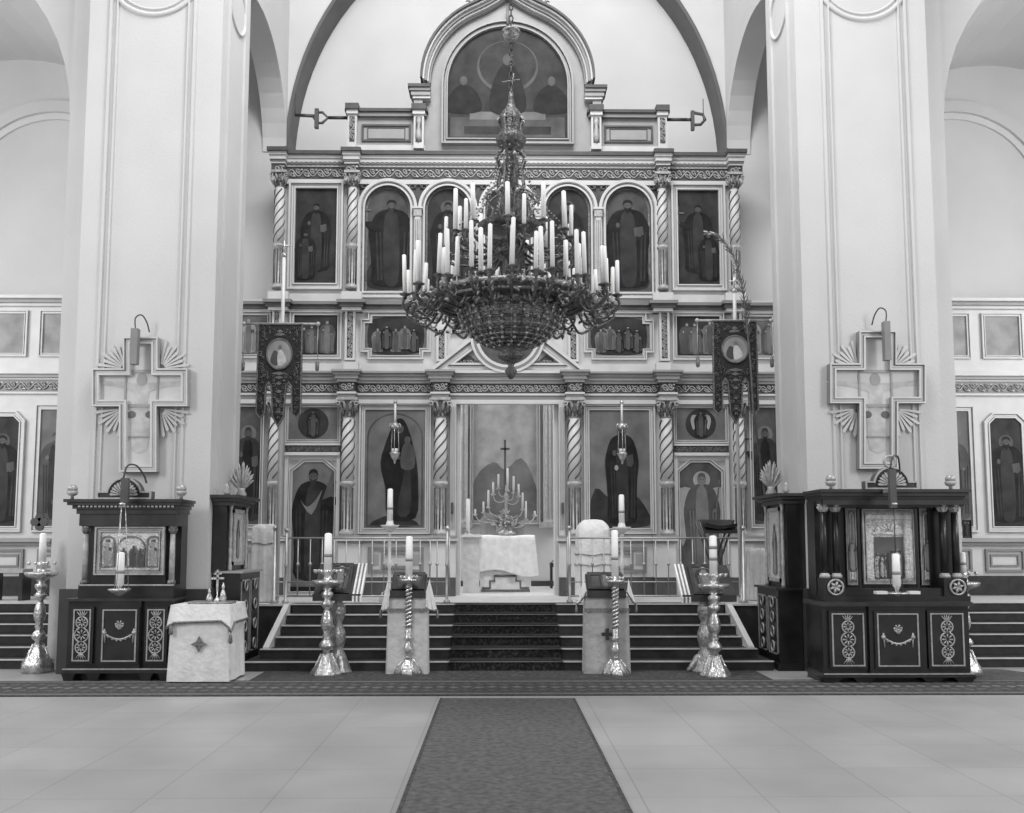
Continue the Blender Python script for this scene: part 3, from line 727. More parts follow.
# upper tier outer icons with wide pale frame
for s in (-1, 1):
    icon('upper_icon', ('tall dark rectangular icon with pale frame at the upper left end, darkest figure' if s < 0 else 'tall dark rectangular icon with pale frame at the upper right end'), 'icon', R_(s, 343.5, 289, 184, 291), .115, YF, 'canvas_dark',
         (lambda s: lambda m, x0, x1, z0, z1, y: (saint(m, (x0 + x1) / 2, z0 + .25, (z1 - z0) * .72, y - .002, 'canvas_deep', 'canvas_dark', 'canvas_mid', None, 0 if s < 0 else 1, 1.1), saint(m, (x0 + x1) / 2 + s * .18, z0 + .1, (z1 - z0) * .5, y - .014, 'canvas_deep', 'canvas_dark', 'canvas_mid', None, 0, 1.1)))(s), fm='white_paint', fm2='grey_paint', d=.1)
AL = ['arched icon of a dark-robed saint holding a cross, leftmost of the upper arcade', 'arched icon of a saint, second from left of the upper arcade behind candles', 'arched icon at the centre of the upper arcade behind the chandelier', 'arched icon of a saint, second from right of the upper arcade behind candles', 'arched icon of a dark-robed saint with long cloak, rightmost of the upper arcade']
for k in range(5):
    u = 388.5 + 59.7 * k; xc = WX(u, 211, YI); r = 29.3 * PX(YI, 7.2) - .13; zt2 = zI(182) - .12
    P = archp(xc - r, xc + r, zI(293), zI(211), zt2, 24)
    def dr(m, x0, x1, z0, z1, y, k=k):
        c = (x0 + x1) / 2
        m.poly(smooth([(x0 + .04, z0 + .05), (x0 + .04, z0 + .45), (c, z0 + .6), (x1 - .04, z0 + .4), (x1 - .04, z0 + .05)], 3), y - .001, 'canvas_dark')
        saint(m, c + (0 if k else .06), z0 + .1, (z1 - z0) * (.86, .84, .8, .84, .87)[k], y - .003, 'canvas_deep', ('canvas_dark', 'canvas_dark', 'canvas_mid', 'canvas_dark', 'canvas_dark')[k], 'canvas_mid', None if k in (0, 4) else 'canvas_mid', (1, 0, 2, 0, 0)[k], 1.25 if k in (0, 4) else 1)
    icon('arched_icon', AL[k], 'icon', P, .03, YI - .02, 'canvas_mid' if k in (0, 4) else 'canvas_dark', dr, fm='gilt', d=.03)
# door bays: roundel above, door below
for s in (-1, 1):
    def rd(m, x0, x1, z0, z1, y, s=s):
        c, z = (x0 + x1) / 2, (z0 + z1) / 2
        m.poly(ellp(c, z, 15.5 * PX(YI), 15.5 * PX(YI), 28), y - .003, 'canvas_dark')
        saint(m, c, z - .22, .46, y - .005, 'canvas_deep', 'canvas_mid', 'canvas_grey', None, 0 if s < 0 else 3, 1.3)
    icon('roundel_icon', 'square panel with a dark round icon above the %s side door' % NM[s], 'icon', R_(s, 341, 286, 405, 443), .05, YF, 'canvas_grey', rd)
    x0, x1 = srt(s * hx(338, 500), s * hx(289, 500)); z0, z1 = SZ + .02, zI(459); q = .2
    P = [(x0, z0), (x1, z0), (x1, z1 - q), (x1 - q * 1.2, z1), (x0 + q * 1.2, z1), (x0, z1 - q)]
    def dd(m, a0, a1, b0, b1, y, s=s):
        c = (a0 + a1) / 2
        if s < 0:
            saint(m, c, zI(578), zI(466) - zI(578), y - .003, 'canvas_deep', 'canvas_dark', 'canvas_mid', 'canvas_grey', 1, .95, turn=-1)
            m.poly([(c + .16, zI(500)), (c + .34, zI(470)), (c + .34, zI(496))], y - .02, 'canvas_mid')
            m.poly(smooth([(c - .22, zI(500)), (c - .02, zI(515)), (c + .16, zI(490)), (c + .05, zI(500)), (c - .1, zI(507))], 3), y - .02, 'canvas_grey')
        else: saint(m, c + .02, zI(572), zI(470) - zI(572), y - .003, 'canvas_mid', 'canvas_grey', 'canvas_grey', 'canvas_pale', 3, .9)
        m.box(a0, a1, y - .015, y, b0, b0 + .08, 'canvas_deep')
    t = icon('side_door', ('side door of the screen with a dark-robed saint holding a banner painted on it' if s < 0 else 'side door of the screen with a winged figure painted on it'), 'door', P, .06, YF - .003, 'canvas_grey' if s < 0 else 'canvas_mid', dd, d=.05)
# the great painting in the gable
def dg(m, x0, x1, z0, z1, y):
    zz = z0 + (z1 - z0) * .2
    m.poly(rectp(x0 + .05, x1 - .05, z0 + .05, zz), y - .002, 'canvas_mid')
    m.poly(rectp(x0 + .4, x1 - .4, zz - .05, zz + .1), y - .004, 'canvas_grey')
    m.poly(rectp(x0 + .3, x1 - .3, z0 + .1, z0 + .25), y - .004, 'canvas_dark')
    c = (x0 + x1) / 2
    m.poly(ellp(c, zz + .95, .56, .5, 30), y - .004, 'canvas_mid'); m.poly(ellp(c, zz + .98, .52, .46, 30), y - .006, 'canvas_dark')
    for q in (-1, 1):
        m.poly(smooth([(c + q * .5, zz + .1), (c + q * .55, zz + .45), (c + q * .8, zz + .62), (c + q * 1.05, zz + .42), (c + q * 1.1, zz + .1)], 4), y - .006, 'canvas_deep'); m.poly(ellp(c + q * .8, zz + .68, .07, .09, 12), y - .009, 'canvas_mid')
    m.poly(smooth([(c - .3, zz + .1), (c - .25, zz + .7), (c, zz + 1.05), (c + .25, zz + .7), (c + .3, zz + .1)], 4), y - .009, 'canvas_deep'); m.poly(ellp(c, zz + 1.08, .09, .11, 14), y - .012, 'canvas_mid')
rg = hx(442, 90)
icon('gable_painting', 'great arch-headed dark painting in the top gable of the screen', 'painting', archp(-rg, rg, zI(146), zI(86), zI(23), 30), .11, YF, 'canvas_dark', dg, fm='grey_paint', fm2='gilt', d=.12)
# ================================================================== AISLE SCREENS
def aisle_screen(s):
    Z = zI
    t = thing('aisle_iconostasis', (s * 8.9, YI, SZ), 'low pale screen of panels and icons closing the %s aisle' % NM[s], 'iconostasis')
    x0, x1 = srt(s * 5.95, s * 12.3)
    m = M('white_paint'); m.box(x0, x1, YI, YI + .3, SZ, Z(299)); m.build('wall', t)
    m = M('white_paint', 'grey_paint', 'frieze_ground', 'mid_paint', 'dark_line')
    for e, va, vb, q in ((.2, 299, 302, 'white_paint'), (.12, 302, 305, 'grey_paint'), (.06, 305, 308, 'white_paint'), (.15, 371, 376, 'white_paint'), (.1, 376, 379, 'grey_paint'), (.05, 379, 381, 'white_paint'), (.03, 381, 393, 'mid_paint'), (.06, 393, 395, 'white_paint'), (.1, 536, 538, 'white_paint'), (.12, 538, 542, 'grey_paint'), (.08, 542, 545, 'mid_paint'), (.05, 576, 595, 'riser_dark')):
        m.box(x0, x1, YI - e, YI, Z(vb), Z(va), q)
    m.build('cornice', t)
    m = M('gilt_light'); scroll(m, x0, x1, Z(392), Z(382), YI - .05); m.build('frieze_scrollwork', t)
    # panels and icons (pixel columns measured on the right: 957-978, 990-1024 ; 958-983, 993-1030)
    def RR(u0, u1, v0, v1):
        vm = (v0 + v1) / 2; return rectp(*srt(s * hx(u0, vm), s * hx(u1, vm)), Z(v1), Z(v0))
    for (ua, ub) in ((40, 72), (-14, 28), (-66, -30)):
        m = M('white_paint', 'grey_paint', 'canvas_pale'); P = RR(ua, ub, 312, 358); framed(m, P, YI, .06, 'white_paint', 'grey_paint', .05)
        m.poly(offset_poly(P, .055), YI - .01, 'canvas_pale'); m.build('upper_panel', t)
    for (ua, ub) in ((38, 72), (-16, 24)):
        m = M('white_paint', 'mid_paint'); P = RR(ua, ub, 549, 572)
        m.mould(P, [(0, YI), (0, YI - .05), (.04, YI - .05), (.04, YI)], 1); m.mould(offset_poly(P, .09), [(0, YI), (0, YI - .03), (.03, YI - .03), (.03, YI)], 1); m.build('lower_panel', t)
    nm = NM[s]
    icon('aisle_icon', 'tall narrow pale icon in the %s aisle screen next to the pillar' % nm, 'icon', RR(34, 76, 405, 532), .1, YF, 'canvas_grey', lambda m, a, b, c, d, y: saint(m, (a + b) / 2, c + .15, (d - c) * .75, y - .003, 'canvas_mid', 'canvas_dark', 'canvas_grey', None, 0, .9), fm2='grey_paint')
    P = RR(-20, 24, 412, 532); (a, c), (b, d) = P[0], P[2]; q = .16
    P = [(a, c), (b, c), (b, d - q), (b - q, d), (a + q, d), (a, d - q)]
    icon('aisle_door_icon', 'dark chamfer-headed icon at the %s edge of the picture in the aisle screen' % nm, 'icon', P, .1, YF, 'canvas_dark', lambda m, a, b, c, d, y: saint(m, (a + b) / 2, c + .1, (d - c) * .8, y - .003, 'canvas_deep', 'canvas_dark', 'canvas_mid', 'canvas_mid', 0, 1.1), fm2='grey_paint')
for s in (-1, 1): aisle_screen(s)
# ================================================================== ALTAR ROOM
YA = 18.1
def xz(u, v, Y): return W(u, v, Y)
# apse painting and pilasters
YB = 20.55
m = M('white_paint', 'grey_paint')
t = thing('apse_painting', (0.0, YB, WZ(520, YB)), 'large faint painting with a cross seen through the central opening behind the altar', 'painting')
x0, x1 = WX(470, 450, YB), WX(540, 450, YB)
P = rectp(x0, x1, WZ(524, YB), WZ(395, YB)); m = M(); framed(m, P, YB, .07, 'white_paint', 'gilt_light', .08); m.build('frame', t)
m = M('canvas_pale', 'canvas_grey', 'canvas_mid'); m.prism(offset_poly(P, .06), YB - .02, YB, 'canvas_pale')
c = (x0 + x1) / 2; y = YB - .023
m.poly(smooth([(x0 + .1, WZ(520, YB)), (x0 + .1, WZ(480, YB)), (x0 + .5, WZ(462, YB)), (c, WZ(470, YB)), (x1 - .4, WZ(458, YB)), (x1 - .1, WZ(485, YB)), (x1 - .1, WZ(520, YB))], 3), y, 'canvas_grey')
m.poly(rectp(c - .02, c + .02, WZ(500, YB), WZ(440, YB)), y - .003, 'canvas_mid'); m.poly(rectp(c - .1, c + .1, WZ(450, YB), WZ(448, YB)), y - .003, 'canvas_mid')
m.build('painting', t)
for s in (-1, 1):
    u0, u1 = ((457, 468), (543, 556))[0 if s < 0 else 1]
    m = M('gilt_light', 'white_paint', 'grey_paint'); a, b = WX(u0, 450, YB), WX(u1, 450, YB)
    m.box(a, b, YB - .15, YB + .05, WZ(524, YB), WZ(392, YB), 'white_paint')
    for k in range(3): m.box(a + (b - a) * (.15 + .28 * k), a + (b - a) * (.27 + .28 * k), YB - .18, YB - .14, WZ(518, YB), WZ(400, YB), 'gilt_light')
    m.box(a - .1, b + .1, YB - .25, YB + .05, WZ(528, YB), WZ(522, YB), 'gilt_light')
    struct(m, 'trim_' + ('4' if s < 0 else '5'), 'fluted pilaster of the apse')
m = M('dado_paint'); m.box(-2.6, 2.6, YB, YB + .06, SZ, WZ(581, YB), 0); struct(m, 'baseboard_east', 'dark skirting of the apse')
# altar table
x0, x1 = WX(480, 591, YA), WX(531, 591, YA); zt = WZ(536, YA)
t = thing('altar_table', ((x0 + x1) / 2, YA + .4, SZ), 'white-draped square altar table seen through the central opening', 'altar')
m = M('cloth_white', 'braid'); m.box(x0, x1, YA, YA + .9, SZ, zt - .02, 'cloth_white'); tb = m.build('table_body', t)
m = M('braid')
k_ = PX(YA)
def px(u, v): return xz(u, v, YA)
cx_ = (x0 + x1) / 2; 
m.tube([(WX(u, v, YA), YA - .01, WZ(v, YA, u)) for u, v in ((482, 588), (490, 588), (490, 581), (494.5, 581), (494.5, 576), (516, 576), (516, 581), (520.5, 581), (520.5, 588), (529, 588))], .022, 4)
m.box(x0 + .02, x1 - .02, YA - .015, YA, SZ + .01, SZ + .05, 'braid')
m.build('braid_pattern', t)
m = M('cloth_white')
def drape(u, v):
    x = x0 - .05 + (x1 - x0 + .12) * u
    if v < .35: return (x, YA + .85 - .9 * v / .35, zt + .01 + .012 * math.sin(u * 9))
    q = (v - .35) / .65; L = .66 + .05 * math.sin(u * 7 + 2.2) + .06 * u
    return (x + .05 * q * (u - .5) * 3, YA - .05 - .05 * q - .035 * math.sin(u * 24) * q, zt + .01 - L * q)
m.grid(drape, 48, 16)
m.build('top_cloth', t)
# pedestal block with candle
def candle(x, y, z0, z1, r, label, group=None, name='candle', bands=0, lean=0):
    m = M('wax', 'wax_band', 'dark_line')
    m.lathe([(r, z0), (r * 1.0, z0 + (z1 - z0) * .5), (r * .93, z1 - r * .3), (r * .5, z1)], x, y, 12, 'wax')
    o = m.build(name, None, label, 'candle', group, org=(x, y, z0))
    w = M('dark_line'); w.tube([(x, y, z1 - .002), (x + .002, y, z1 + .018)], .0025, 4); w.build('wick', o)
    for k in range(bands):
        b = M('wax_band'); zz = z0 + (z1 - z0) * (.35 + .3 * k); b.lathe([(r * 1.04, zz), (r * 1.04, zz + r * .8)], x, y, 12); b.build('painted_band', o)
    return o
a, b = WX(463, 592, 17.7), WX(479, 592, 17.7); zz = WZ(534.5, 17.7)
t = thing('side_stand', ((a + b) / 2, 17.95, SZ), 'tall white-covered block stand just left of the altar table', 'stand')
m = M('cloth_white', 'cloth_cream'); m.box(a, b, 17.7, 18.06, SZ, zz - .04, 'cloth_cream'); m.build('body', t)
m = M('cloth_white'); m.box(a - .1, b + .04, 17.62, 18.08, zz - .05, zz, 'cloth_white'); m.build('top', t)
xcd = WX(468, 520, 17.9)
t = thing('candle_dish', (xcd, 17.85, zz), 'small white dish under the candle on the block beside the altar', 'candle holder')
m = M('silver'); m.lathe([(.1, zz), (.04, zz + .02), (.03, zz + .05), (.07, zz + .07)], xcd, 17.85, 12); m.build('dish', t)
candle(xcd, 17.85, zz + .07, WZ(499, 17.85), .034, 'thick white candle on the block left of the altar table')
# altar candelabrum
YC = YA + .45; kc = PX(YC)
cxx = WX(506, 520, YC); zb = zt + .02
t = thing('candelabrum', (cxx, YC, zb), 'many-branched silver candelabrum standing on the altar table', 'candelabrum')
m = M('silver'); z5 = lambda v: WZ(v, YC, 506)
m.lathe([(.13, zb), (.12, zb + .03), (.04, zb + .08), (.03, zb + .2), (.07, zb + .26), (.03, zb + .32), (.03, z5(500)), (.06, z5(497)), (.02, z5(492)), (.015, z5(485))], cxx, YC, 14); m.build('stem', t)
m = M('silver', 'silver_dull')
rnd = random.Random(12)
for k in range(70):
    a = rnd.uniform(0, 2 * pi); r = rnd.uniform(.03, .26); zz0 = zb + .05 + (.30 - r) * 1.3 * rnd.random() + .12
    p = Vector((cxx + r * math.cos(a), YC + .5 * r * math.sin(a), zz0)); d = Vector((math.cos(a), .4 * math.sin(a), rnd.uniform(-.4, 1))).normalized() * .09
    m.tube([p - d * .4, p + d * .3, p + d], [.01, .024, .004], 4, 'silver' if k % 3 else 'silver_dull')
m.lathe([(.2, zb), (.18, zb + .05), (.06, zb + .12), (.04, zb + .3)], cxx, YC, 14, 'silver_dull'); m.build('foliage_base', t)
CD = [(498.5, 474, 488), (507.5, 468, 490), (513.5, 476, 492), (493.3, 482, 494), (518.5, 484, 496), (488.5, 490, 507), (522.5, 492.5, 509), (525.8, 501, 519), (483.5, 501.5, 512), (475.3, 509, 514), (534.7, 511, 515)]
for (u, va, vb) in CD:
    xx, z1 = xz(u, va, YC); z0 = WZ(vb, YC, u); m = M('silver'); d = xx - cxx
    if abs(d) > .03:
        m.tube(smooth([(cxx, YC, z0 - .1), (cxx + d * .4, YC, z0 - .16), (cxx + d * .85, YC, z0 - .13), (xx, YC, z0 - .02)], 4, False), .012, 6)
    m.lathe([(.012, z0 - .04), (.045, z0 - .015), (.05, z0), (.03, z0)], xx, YC, 10); m.build('arm', t)
    candle(xx, YC, z0, z1, .02, 'thin white candle in an arm of the altar candelabrum', 'candles on the altar candelabrum')
# gospel stand / tabernacle-like pale shapes left and right on the altar
for (u0, u1, v0, lab) in ((480, 496, 512, 'pale veiled box at the left on the altar table'), (512, 524, 519, 'small grey veiled box at the right on the altar table')):
    a, b = WX(u0, 530, YA + .6), WX(u1, 530, YA + .6); z1 = WZ(v0, YA + .6)
    m = M('cloth_grey'); m.prism([(a, zt + .02), (b, zt + .02), (b, z1 - .1), (b - .1, z1), (a + .08, z1 - .03), (a, z1 - .15)], YA + .62, YA + .8); m.build('veiled_box', None, lab, 'box')
# stool at the right in the altar room
x0, x1 = WX(550, 585, 19.6), WX(561, 585, 19.6); z1 = WZ(563, 19.6)
t = thing('stool', ((x0 + x1) / 2 + .1, 19.7, SZ), 'dark wooden stool against the apse wall right of the altar', 'stool')
x1 += .15
m = M('kiot_wood_warm'); m.box(x0, x1, 19.5, 19.85, z1 - .08, z1); m.build('seat', t)
for a in (x0 + .03, x1 - .03):
    for b in (19.53, 19.82): m = M('kiot_wood_warm'); m.box(a - .02, a + .02, b - .02, b + .02, SZ, z1 - .08); m.build('leg', t)
m = M('iron'); m.tube(smooth([(x0 + .02, 19.5, z1), (x0 + .1, 19.5, z1 + .08), (x1 - .1, 19.5, z1 + .1), (x1, 19.5, z1)], 4, False), .01, 5); m.build('handle', t)
# ================================================================== CHANDELIER
YH = 10.5; XH = WX(511, 300, YH)
def zH(v): return WZ(v, YH, 511)
def rH(px_, v=300): return px_ * (WX(512 + 50, v, YH) - WX(512 - 50, v, YH)) / 100
ch = thing('chandelier', (XH, YH, zH(378)), 'huge tiered bronze and crystal chandelier hanging before the iconostasis', 'chandelier')
def ringpts(r, z, n=48, wob=0, k=0): return [(XH + (r + wob * math.cos(k * 2 * pi * i / n)) * math.cos(2 * pi * i / n), YH + (r + wob * math.cos(k * 2 * pi * i / n)) * math.sin(2 * pi * i / n), z) for i in range(n)]
# openwork bowl
R0 = rH(53); zt_, zb_2 = zH(303), zH(349)
m = M('crystal', 'bronze', 'bronze_pale')
pr = [(R0 * math.cos(pi / 2 * i / 12) ** .85 if i < 12 else .06, zt_ - (zt_ - zb_2) * math.sin(pi / 2 * i / 12)) for i in range(13)]
m.lathe([(r * .96, z + .02) for r, z in pr], XH, YH, 32, 'crystal', cap=False)
bowl = m.build('bowl', ch)
m = M('bronze', 'bronze_pale')
for k in range(28):
    a = 2 * pi * k / 28
    m.tube([(XH + r * math.cos(a), YH + r * math.sin(a), z) for r, z in pr], .011, 4, 'bronze_pale' if k % 2 else 'bronze')
for i, (r, z) in enumerate(pr[:-1]):
    m.tube(ringpts(r * 1.0, z, 40), .010 if i % 2 else .016, 4, 'bronze_pale' if i % 2 else 'bronze', closed=True)
m.build('bowl_lattice', ch)
m = M('crystal', 'bronze_pale')
rr = random.Random(3)
for i in range(1, 11):
    r, z = pr[i]; n = int(6 + 22 * math.cos(pi / 2 * i / 12))
    for k in range(n):
        a = 2 * pi * (k + .5 * (i % 2)) / n; m.ball((XH + r * 1.02 * math.cos(a), YH + r * 1.02 * math.sin(a), z + .0), .022, 'bronze_pale' if rr.random() < .4 else 'crystal', 5)
for k in range(28):
    a = 2 * pi * k / 28; r = R0 * 1.03
    m.ball((XH + r * math.cos(a), YH + r * math.sin(a), zt_ - .06), .02, 'crystal', 5, 2.2)
o = m.build('crystal_beads', ch, kind='stuff')
# wide dish rim that carries the outer arms
R1 = rH(80)
m = M('bronze', 'bronze_pale')
m.lathe([(R0 * .98, zH(305)), (R1 * .8, zH(307)), (R1 * .95, zH(305)), (R1, zH(302)), (R1 * 1.02, zH(299)), (R1 * .93, zH(297)), (R0 * .8, zH(296))], XH, YH, 40, 'bronze', cap=False)
m.tube(ringpts(R1 * 1.0, zH(300), 48), .03, 6, 'bronze_pale', closed=True); m.tube(ringpts(R1 * .93, zH(306), 48), .02, 6, 'bronze_pale', closed=True)
m.build('rim_dish', ch)
m = M('bronze_pale', 'bronze')
for k in range(40):     # pierced gallery of upright leaves on the rim
    a = 2 * pi * k / 40; ca, sa = math.cos(a), math.sin(a); r = R1 * .9
    for q, h in ((-.03, .07), (.03, .07), (0, .12)):
        m.tube([(XH + r * ca - q * sa, YH + r * sa + q * ca, zH(300)), (XH + (r + .02) * ca - q * 1.6 * sa, YH + (r + .02) * sa + q * 1.6 * ca, zH(300) + h)], [.02, .006], 4, 'bronze_pale' if k % 2 else 'bronze')
m.build('leaf_gallery', ch)
# bottom finial
m = M('bronze', 'bronze_pale')
m.lathe([(.02, zH(379)), (.05, zH(375)), (.07, zH(371)), (.03, zH(366)), (.05, zH(363)), (.13, zH(359)), (.16, zH(355)), (.1, zH(352)), (.17, zH(349)), (.2, zH(346)), (.1, zH(342))], XH, YH, 16, 'bronze'); m.build('drop_finial', ch)
# central stem
m = M('bronze', 'bronze_pale', 'crystal')
S_ = [(40, 296, 'b'), (28, 285, 0), (9, 276, 0), (8, 262, 0), (16, 256, 0), (17, 248, 0), (9, 243, 0), (8, 236, 0), (30, 231, 0), (34, 226, 0), (12, 222, 0), (8, 212, 0), (11, 204, 0), (10, 192, 0), (6, 188, 0), (7, 178, 0), (11, 172, 0), (9, 164, 0), (5, 158, 0), (6, 150, 0), (13, 146, 0), (16, 140, 0), (13, 136, 0), (11, 132, 0), (12, 120, 0), (9, 112, 0), (5, 108, 0), (3, 100, 0), (2, 92, 0)]
m.lathe([(rH(a), zH(b)) for a, b, _ in S_], XH, YH, 20, 'bronze'); m.build('stem', ch)
# scroll brackets round the stem crown and mid tier
for z0, z1, rr_, n in ((148, 112, 13, 8), (192, 150, 15, 8), (222, 190, 26, 8)):
    for k in range(n):
        a = 2 * pi * (k + .3) / n; ca, sa = math.cos(a), math.sin(a); m = M('bronze', 'bronze_pale')
        pts = smooth([(rH(4), zH(z1)), (rH(rr_ * .7), zH(z1 + 3)), (rH(rr_), zH(z1 + 10)), (rH(rr_ * .8), zH((z0 + z1) / 2)), (rH(rr_ * .95), zH(z0 - 5)), (rH(rr_ * .6), zH(z0)), (rH(rr_ * .3), zH(z0 - 4))], 3, False)
        m.tube([(XH + r * ca, YH + r * sa, z) for r, z in pts], .013, 5, 'bronze_pale' if k % 2 else 'bronze')
        m.ball((XH + rH(rr_) * ca, YH + rH(rr_) * sa, zH(z1 + 9)), .025, 'bronze_pale', 6); m.build('scroll_bracket', ch)
# strings of drops from the crown out to the upper ring
m = M('crystal', 'bronze_pale')
for k in range(10):
    a = 2 * pi * k / 10 + .2
    for i in range(22):
        t = i / 21; r = rH(14 + (52 - 14) * t ** 1.6); z = zH(150 + 78 * t ** .75)
        m.ball((XH + r * math.cos(a), YH + r * math.sin(a), z), .012, 'crystal' if i % 3 else 'bronze_pale', 4)
m.build('crystal_strings', ch, kind='stuff')
# chain
m = M('bronze'); z = zH(93); k = 0
while z < zH(-60):
    pts = [(XH + (.022 * math.cos(2 * pi * i / 8) if k % 2 else 0), YH + (0 if k % 2 else .022 * math.cos(2 * pi * i / 8)), z + .045 * math.sin(2 * pi * i / 8)) for i in range(8)]
    m.tube(pts, .008, 4, closed=True); z += .068; k += 1
m.build('chain', ch)
m = M('bronze_pale'); c_ = zH(82); m.tube([(XH - .1, YH, c_), (XH + .1, YH, c_ + .03)], .008, 5); m.tube([(XH, YH, c_ - .1), (XH + .03, YH, c_ + .1)], .008, 5); m.tube(ringpts(.09, zH(32), 16), .02, 6, closed=True); m.lathe([(.02, zH(43)), (.09, zH(37)), (.1, zH(32)), (.03, zH(28))], XH, YH, 10)
m.build('chain_boss', ch)
# arms + cups + candles
def chain_candle_proto(r, h, lab, grp):
    return candle(0, 0, 0, h, r, lab, grp, bands=0)
def arm_ring(n, rcup, zc, r0, z0, phase, ch_r, hmin, hmax, lab, grp, sub=None, seed=1, leaves=True):
    rnd = random.Random(seed)
    am = M('bronze', 'bronze_pale')
    pts = smooth([(r0, 0, z0 - zc), (r0 + (rcup - r0) * .35, 0, z0 - zc - .14), (r0 + (rcup - r0) * .8, 0, -.2), (rcup + .02, 0, -.12), (rcup, 0, -.03)], 4, False)
    am.tube(pts, .016, 5, 'bronze'); am.tube([(rcup - .1 + .05 * math.cos(t), 0, -.13 + .05 * math.sin(t)) for t in [i * .6 for i in range(11)]], .011, 4, 'bronze_pale')
    for q in (-1, 1): am.tube([(rcup - .05, 0, -.12), (rcup - .06, q * .04, -.07), (rcup - .02, q * .06, -.09)], [.02, .018, .005], 4, 'bronze_pale')
    am.lathe([(.012, -.06), (.03, -.04), (.02, -.025), (.058, -.005), (.062, .004), (.03, .0), (.022, .03), (.02, .03)], rcup, 0, 10, 'bronze')
    a0 = am.build('candle_arm', ch); a0.parent = ch
    # re-seat mesh: built round the world origin, turned about the chandelier axis
    base = Vector(ORG[ch.name]); 
    for v in a0.data.vertices: v.co = v.co + base
    proto = None; arms = []
    for k in range(n):
        a = phase + 2 * pi * k / n
        o = a0 if k == 0 else a0.copy()
        if k: COL.objects.link(o); o.parent = ch
        o.location = (XH - base.x, YH - base.y, zc - base.z); o.rotation_euler = (0, 0, a)
        h = rnd.uniform(hmin, hmax)
        X_, Y_, Z_ = XH + rcup * math.cos(a), YH + rcup * math.sin(a), zc + .022
        if proto is None:
            proto = candle(0, 0, 0, 1.0 * (hmin + hmax) / 2, ch_r, lab, grp); c = proto
        else:
            c = proto.copy(); COL.objects.link(c)
            for w in proto.children: w2 = w.copy(); COL.objects.link(w2); w2.parent = c
        c.location = (X_, Y_, Z_); c.scale = (1, 1, h / ((hmin + hmax) / 2)); c.rotation_euler = (rnd.uniform(-.035, .035), rnd.uniform(-.035, .035), 0)
kx = rH(1)
arm_ring(10, 57 * kx, zH(236), 12 * kx, zH(242), .25, .026, .36, .46, 'white candle in a cup of the small top ring of the chandelier', 'candles on the top ring of the chandelier', seed=2)
arm_ring(15, 70 * kx, zH(291), 40 * kx, zH(298), .1, .026, .36, .5, 'white candle in the inner ring of cups above the chandelier bowl', 'candles on the middle ring of the chandelier', seed=3)
arm_ring(16, 96 * kx, zH(294), 74 * kx, zH(303), .0, .023, .36, .5, 'white candle on the inner cups of the chandelier outer clusters', 'candles on the inner outer-arm cups of the chandelier', seed=4)
arm_ring(16, 106 * kx, zH(300), 76 * kx, zH(310), .2, .023, .36, .46, 'white candle at the outermost cups of the chandelier', 'candles on the outermost cups of the chandelier', seed=5)
arm_ring(7, 66 * kx, zH(247), 10 * kx, zH(252), .4, .022, .26, .36, 'white candle in the ring of cups between top and middle rings of the chandelier', 'candles on the second ring of the chandelier', seed=6)
# hanging leafwork under the outer arms
m = M('bronze', 'bronze_pale', 'crystal'); rnd = random.Random(9)
for k in range(16):
    a = 2 * pi * k / 16 + .1; 
    for j in range(9):
        r = kx * rnd.uniform(84, 104); da = a + rnd.uniform(-.16, .16); z = zH(rnd.uniform(303, 321))
        p = Vector((XH + r * math.cos(da), YH + r * math.sin(da), z)); d = Vector((rnd.uniform(-1, 1), rnd.uniform(-1, 1), rnd.uniform(-1, .8))).normalized() * .07
        m.tube([p, p + d * .6 + Vector((0, 0, .015)), p + d], [.012, .02, .004], 4, 'bronze_pale' if rnd.random() < .35 else 'bronze')
m.build('leafwork', ch, kind='stuff')
